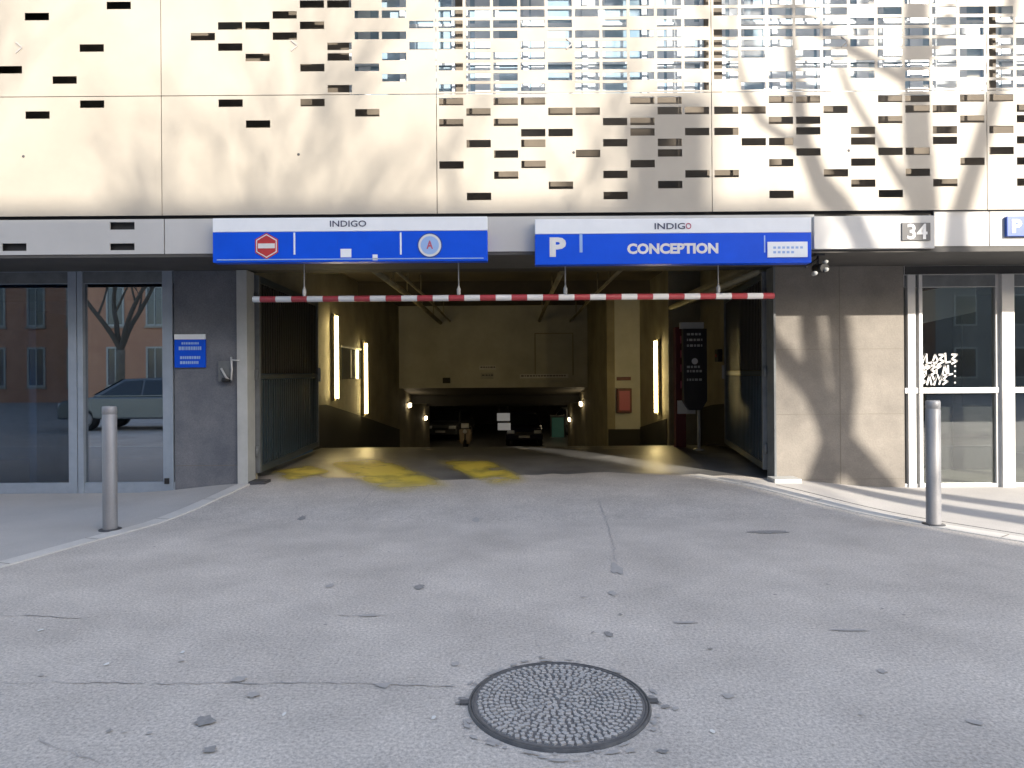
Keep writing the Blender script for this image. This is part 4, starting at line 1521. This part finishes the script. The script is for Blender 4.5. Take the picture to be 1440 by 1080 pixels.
Y1 = -3.2
s1 = [down(1238, 690, YW, Y1), down(1182, 628, YW, Y1), down(1150, 560, YW, Y1), down(1138, 440, YW, Y1), down(1300, 300, YF, Y1), down(1290, 200, YF, Y1), down(1286, 90, YF, Y1), down(1290, -60, YF, Y1), down(1300, -200, YF, Y1)]
b0 = Vector((s1[0].x + .25, Y1, -.1))
s3 = [s1[1], down(1216, 365, YF, Y1), down(1187, 298, YF, Y1), down(1152, 255, YF, Y1), down(1130, 200, YF, Y1), down(1122, 140, YF, Y1), down(1108, 30, YF, Y1), down(1090, -100, YF, Y1)]
s3[0] = s1[2]
tree(b0, [('t', [b0, b0.lerp(s1[0], .5) + Vector((.06, 0, 0)), *s1], [.24, .20, .17, .16, .11, .10, .125, .13, .12, .10, .07]),
          ('b', s3, [.1, .10, .10, .09, .075, .07, .05, .03]),
          ('b', [s1[4], down(1267, 256, YF, Y1), down(1230, 190, YF, Y1), down(1193, 126, YF, Y1), down(1170, 60, YF, Y1)], [.06, .05, .042, .035, .025]),
          ('b', [down(1137, 215, YF, Y1), down(1106, 194, YF, Y1), down(1072, 172, YF, Y1), down(1048, 129, YF, Y1), down(1030, 60, YF, Y1)], [.05, .045, .04, .035, .02]),
          ('b', [down(1287, 120, YF, Y1), down(1262, 106, YF, Y1), down(1195, 68, YF, Y1), down(1120, 15, YF, Y1)], [.07, .06, .06, .04]),
          ('b', [down(1288, 110, YF, Y1), down(1330, 40, YF, Y1), down(1350, -60, YF, Y1)], [.06, .05, .03])],
     "bare tree across the road with a forked trunk that shadows the right wall", 21)
Y2 = -5.5
s2 = [down(1150, 690, YW, Y2), down(1174, 628, YW, Y2), down(1187, 540, YW, Y2), down(1176, 440, YW, Y2), down(1350, 300, YF, Y2), down(1374, 220, YF, Y2), down(1400, 130, YF, Y2), down(1420, 20, YF, Y2), down(1440, -120, YF, Y2)]
b0 = Vector((s2[0].x - .2, Y2, -.1))
tree(b0, [('t', [b0, b0.lerp(s2[0], .5) + Vector((-.05, 0, 0)), *s2], [.26, .22, .18, .17, .14, .12, .10, .095, .085, .075, .05]),
          ('b', [s2[1], down(1130, 560, YW, Y2), down(1098, 480, YW, Y2), down(1240, 330, YF, Y2), down(1075, 290, YF, Y2), down(1044, 258, YF, Y2)], [.09, .09, .08, .08, .06, .05][:6]),
          ] if False else [('t', [b0, b0.lerp(s2[0], .5) + Vector((-.05, 0, 0)), *s2], [.26, .22, .18, .17, .14, .12, .10, .095, .085, .075, .05])],
     "bare tree across the road with a leaning trunk behind the forked tree", 22)


def generic_tree(base, H, seed, label, r=.2, depth=4, n=4, fork=.3, rmin=.005):
    rg = random.Random(seed)
    base = Vector(base)
    th = thing("street_tree", base, label, "tree", "bare street trees")
    tr, cr = MB(), MB()
    fk = H * fork
    top = base + Vector((rg.uniform(-.3, .3), rg.uniform(-.3, .3), fk))
    tr.tube([base - Vector((0, 0, .1)), base.lerp(top, .3), base.lerp(top, .7), top], [r * 1.3, r, r * .9, r * .85], 12, 0, True)
    for k in range(4):
        a = k * 1.6 + rg.random()
        twigs(cr, top, Vector((math.cos(a) * .45, math.sin(a) * .45, 1)), H * .33, r * .6, depth, rg, .65, n, rmin)
    tr.build("trunk", "bark", th)
    cr.build("crown", "twig", th)


for k_, (tx, ty, th_, lb) in enumerate([(9.8, -14.6, 15.0, "tall bare tree across the road, standing farther from the corner"),
                                        (13.4, -14.4, 14.2, "tall bare tree across the road, the one nearest the corner")]):
    generic_tree((tx, ty, 0), th_, 33 + k_, lb, r=.24, depth=4, n=4, fork=.36, rmin=.008)
generic_tree((-15.0, -8.5, 0), 12.5, 6, "bare tree across the road seen reflected in the left glass door", r=.17, depth=3, n=4, fork=.2)

# ------------------------------------------------------------------ building opposite (throws the big shadow, shows in the door glass)
YO = -22.0
XE = 3.40 + SUN.x * (YF - YO)
ZO = P(720, 287, YF).z + SUN.z * (YF - YO)
OB = thing("apartment_building", (0, YO, 0), "long brick and stucco apartment building across the road, seen reflected in the left glass door", "building")
mb = MB()
mb.box(-75, XE, YO - 12, YO, -.1, 7.0, 0)
mb.box(-75, XE, YO - 12.001, YO - .001, 7.0, ZO - .3, 1)
mb.build("wall", ["brick", "stucco"], OB)
mb = MB(); mb.box(-75.2, XE, YO - 12.2, YO + .0, ZO - .3, ZO); mb.build("roof", "roof_tile", OB)
mb = MB(); mb.box(-75, XE - .02, YO + .001, YO + .12, 6.85, 7.1); mb.build("string_course", "stucco", OB)
c0, c1 = P(926, 150, YF), P(1003, 150, YF)
dy = YF - (YO - 1)
MB().box(c0.x + SUN.x * dy, c1.x + SUN.x * dy, YO - 1.6, YO - 1, ZO - .1, P(965, 128, YF).z + SUN.z * dy).build("chimney", "brick", OB)
for k in range(-26, 1):
    x = k * 2.3
    for zz in (0.9, 4.4):
        f = MB()
        f.box(x - .52, x - .42, YO, YO + .06, zz, zz + 2.3); f.box(x + .42, x + .52, YO, YO + .06, zz, zz + 2.3)
        f.box(x - .42, x + .42, YO, YO + .06, zz + 2.2, zz + 2.3); f.box(x - .42, x + .42, YO, YO + .06, zz, zz + .1)
        f.box(x - .03, x + .03, YO, YO + .05, zz + .1, zz + 2.2)
        wf = f.build("window", "shutter", OB)
        q = MB(); q.box(x - .42, x + .42, YO + .01, YO + .02, zz + .1, zz + 2.2); q.build("pane", "window_dark", wf)
        q = MB(); q.box(x - .58, x + .58, YO + .001, YO + .12, zz - .12, zz - .002); q.build("sill", "stucco", wf)
# lower building beyond the gap, leaving the sun free above it
LB2 = thing("office_building", (45, YO, 0), "low grey building across the road beyond the gap, seen reflected in the right glass door", "building")
mb = MB(); mb.box(XE + 4.2, 80, YO - 14, YO - 2, -.1, 10.2); mb.build("wall", "stucco_grey", LB2)
mb = MB(); mb.box(XE + 4.0, 80.2, YO - 14.2, YO - 1.8, 10.2, 10.5); mb.build("roof", "roof_tile", LB2)
for k in range(10):
    x = XE + 6 + k * 3.4
    for zz in (1.0, 4.2, 7.3):
        f = MB(); f.box(x - .7, x + .7, YO - 2, YO - 1.93, zz, zz + 1.9); wf = f.build("window", "shutter", LB2)
        q = MB(); q.box(x - .6, x + .6, YO - 1.929, YO - 1.92, zz + .1, zz + 1.8); q.build("pane", "window_dark", wf)
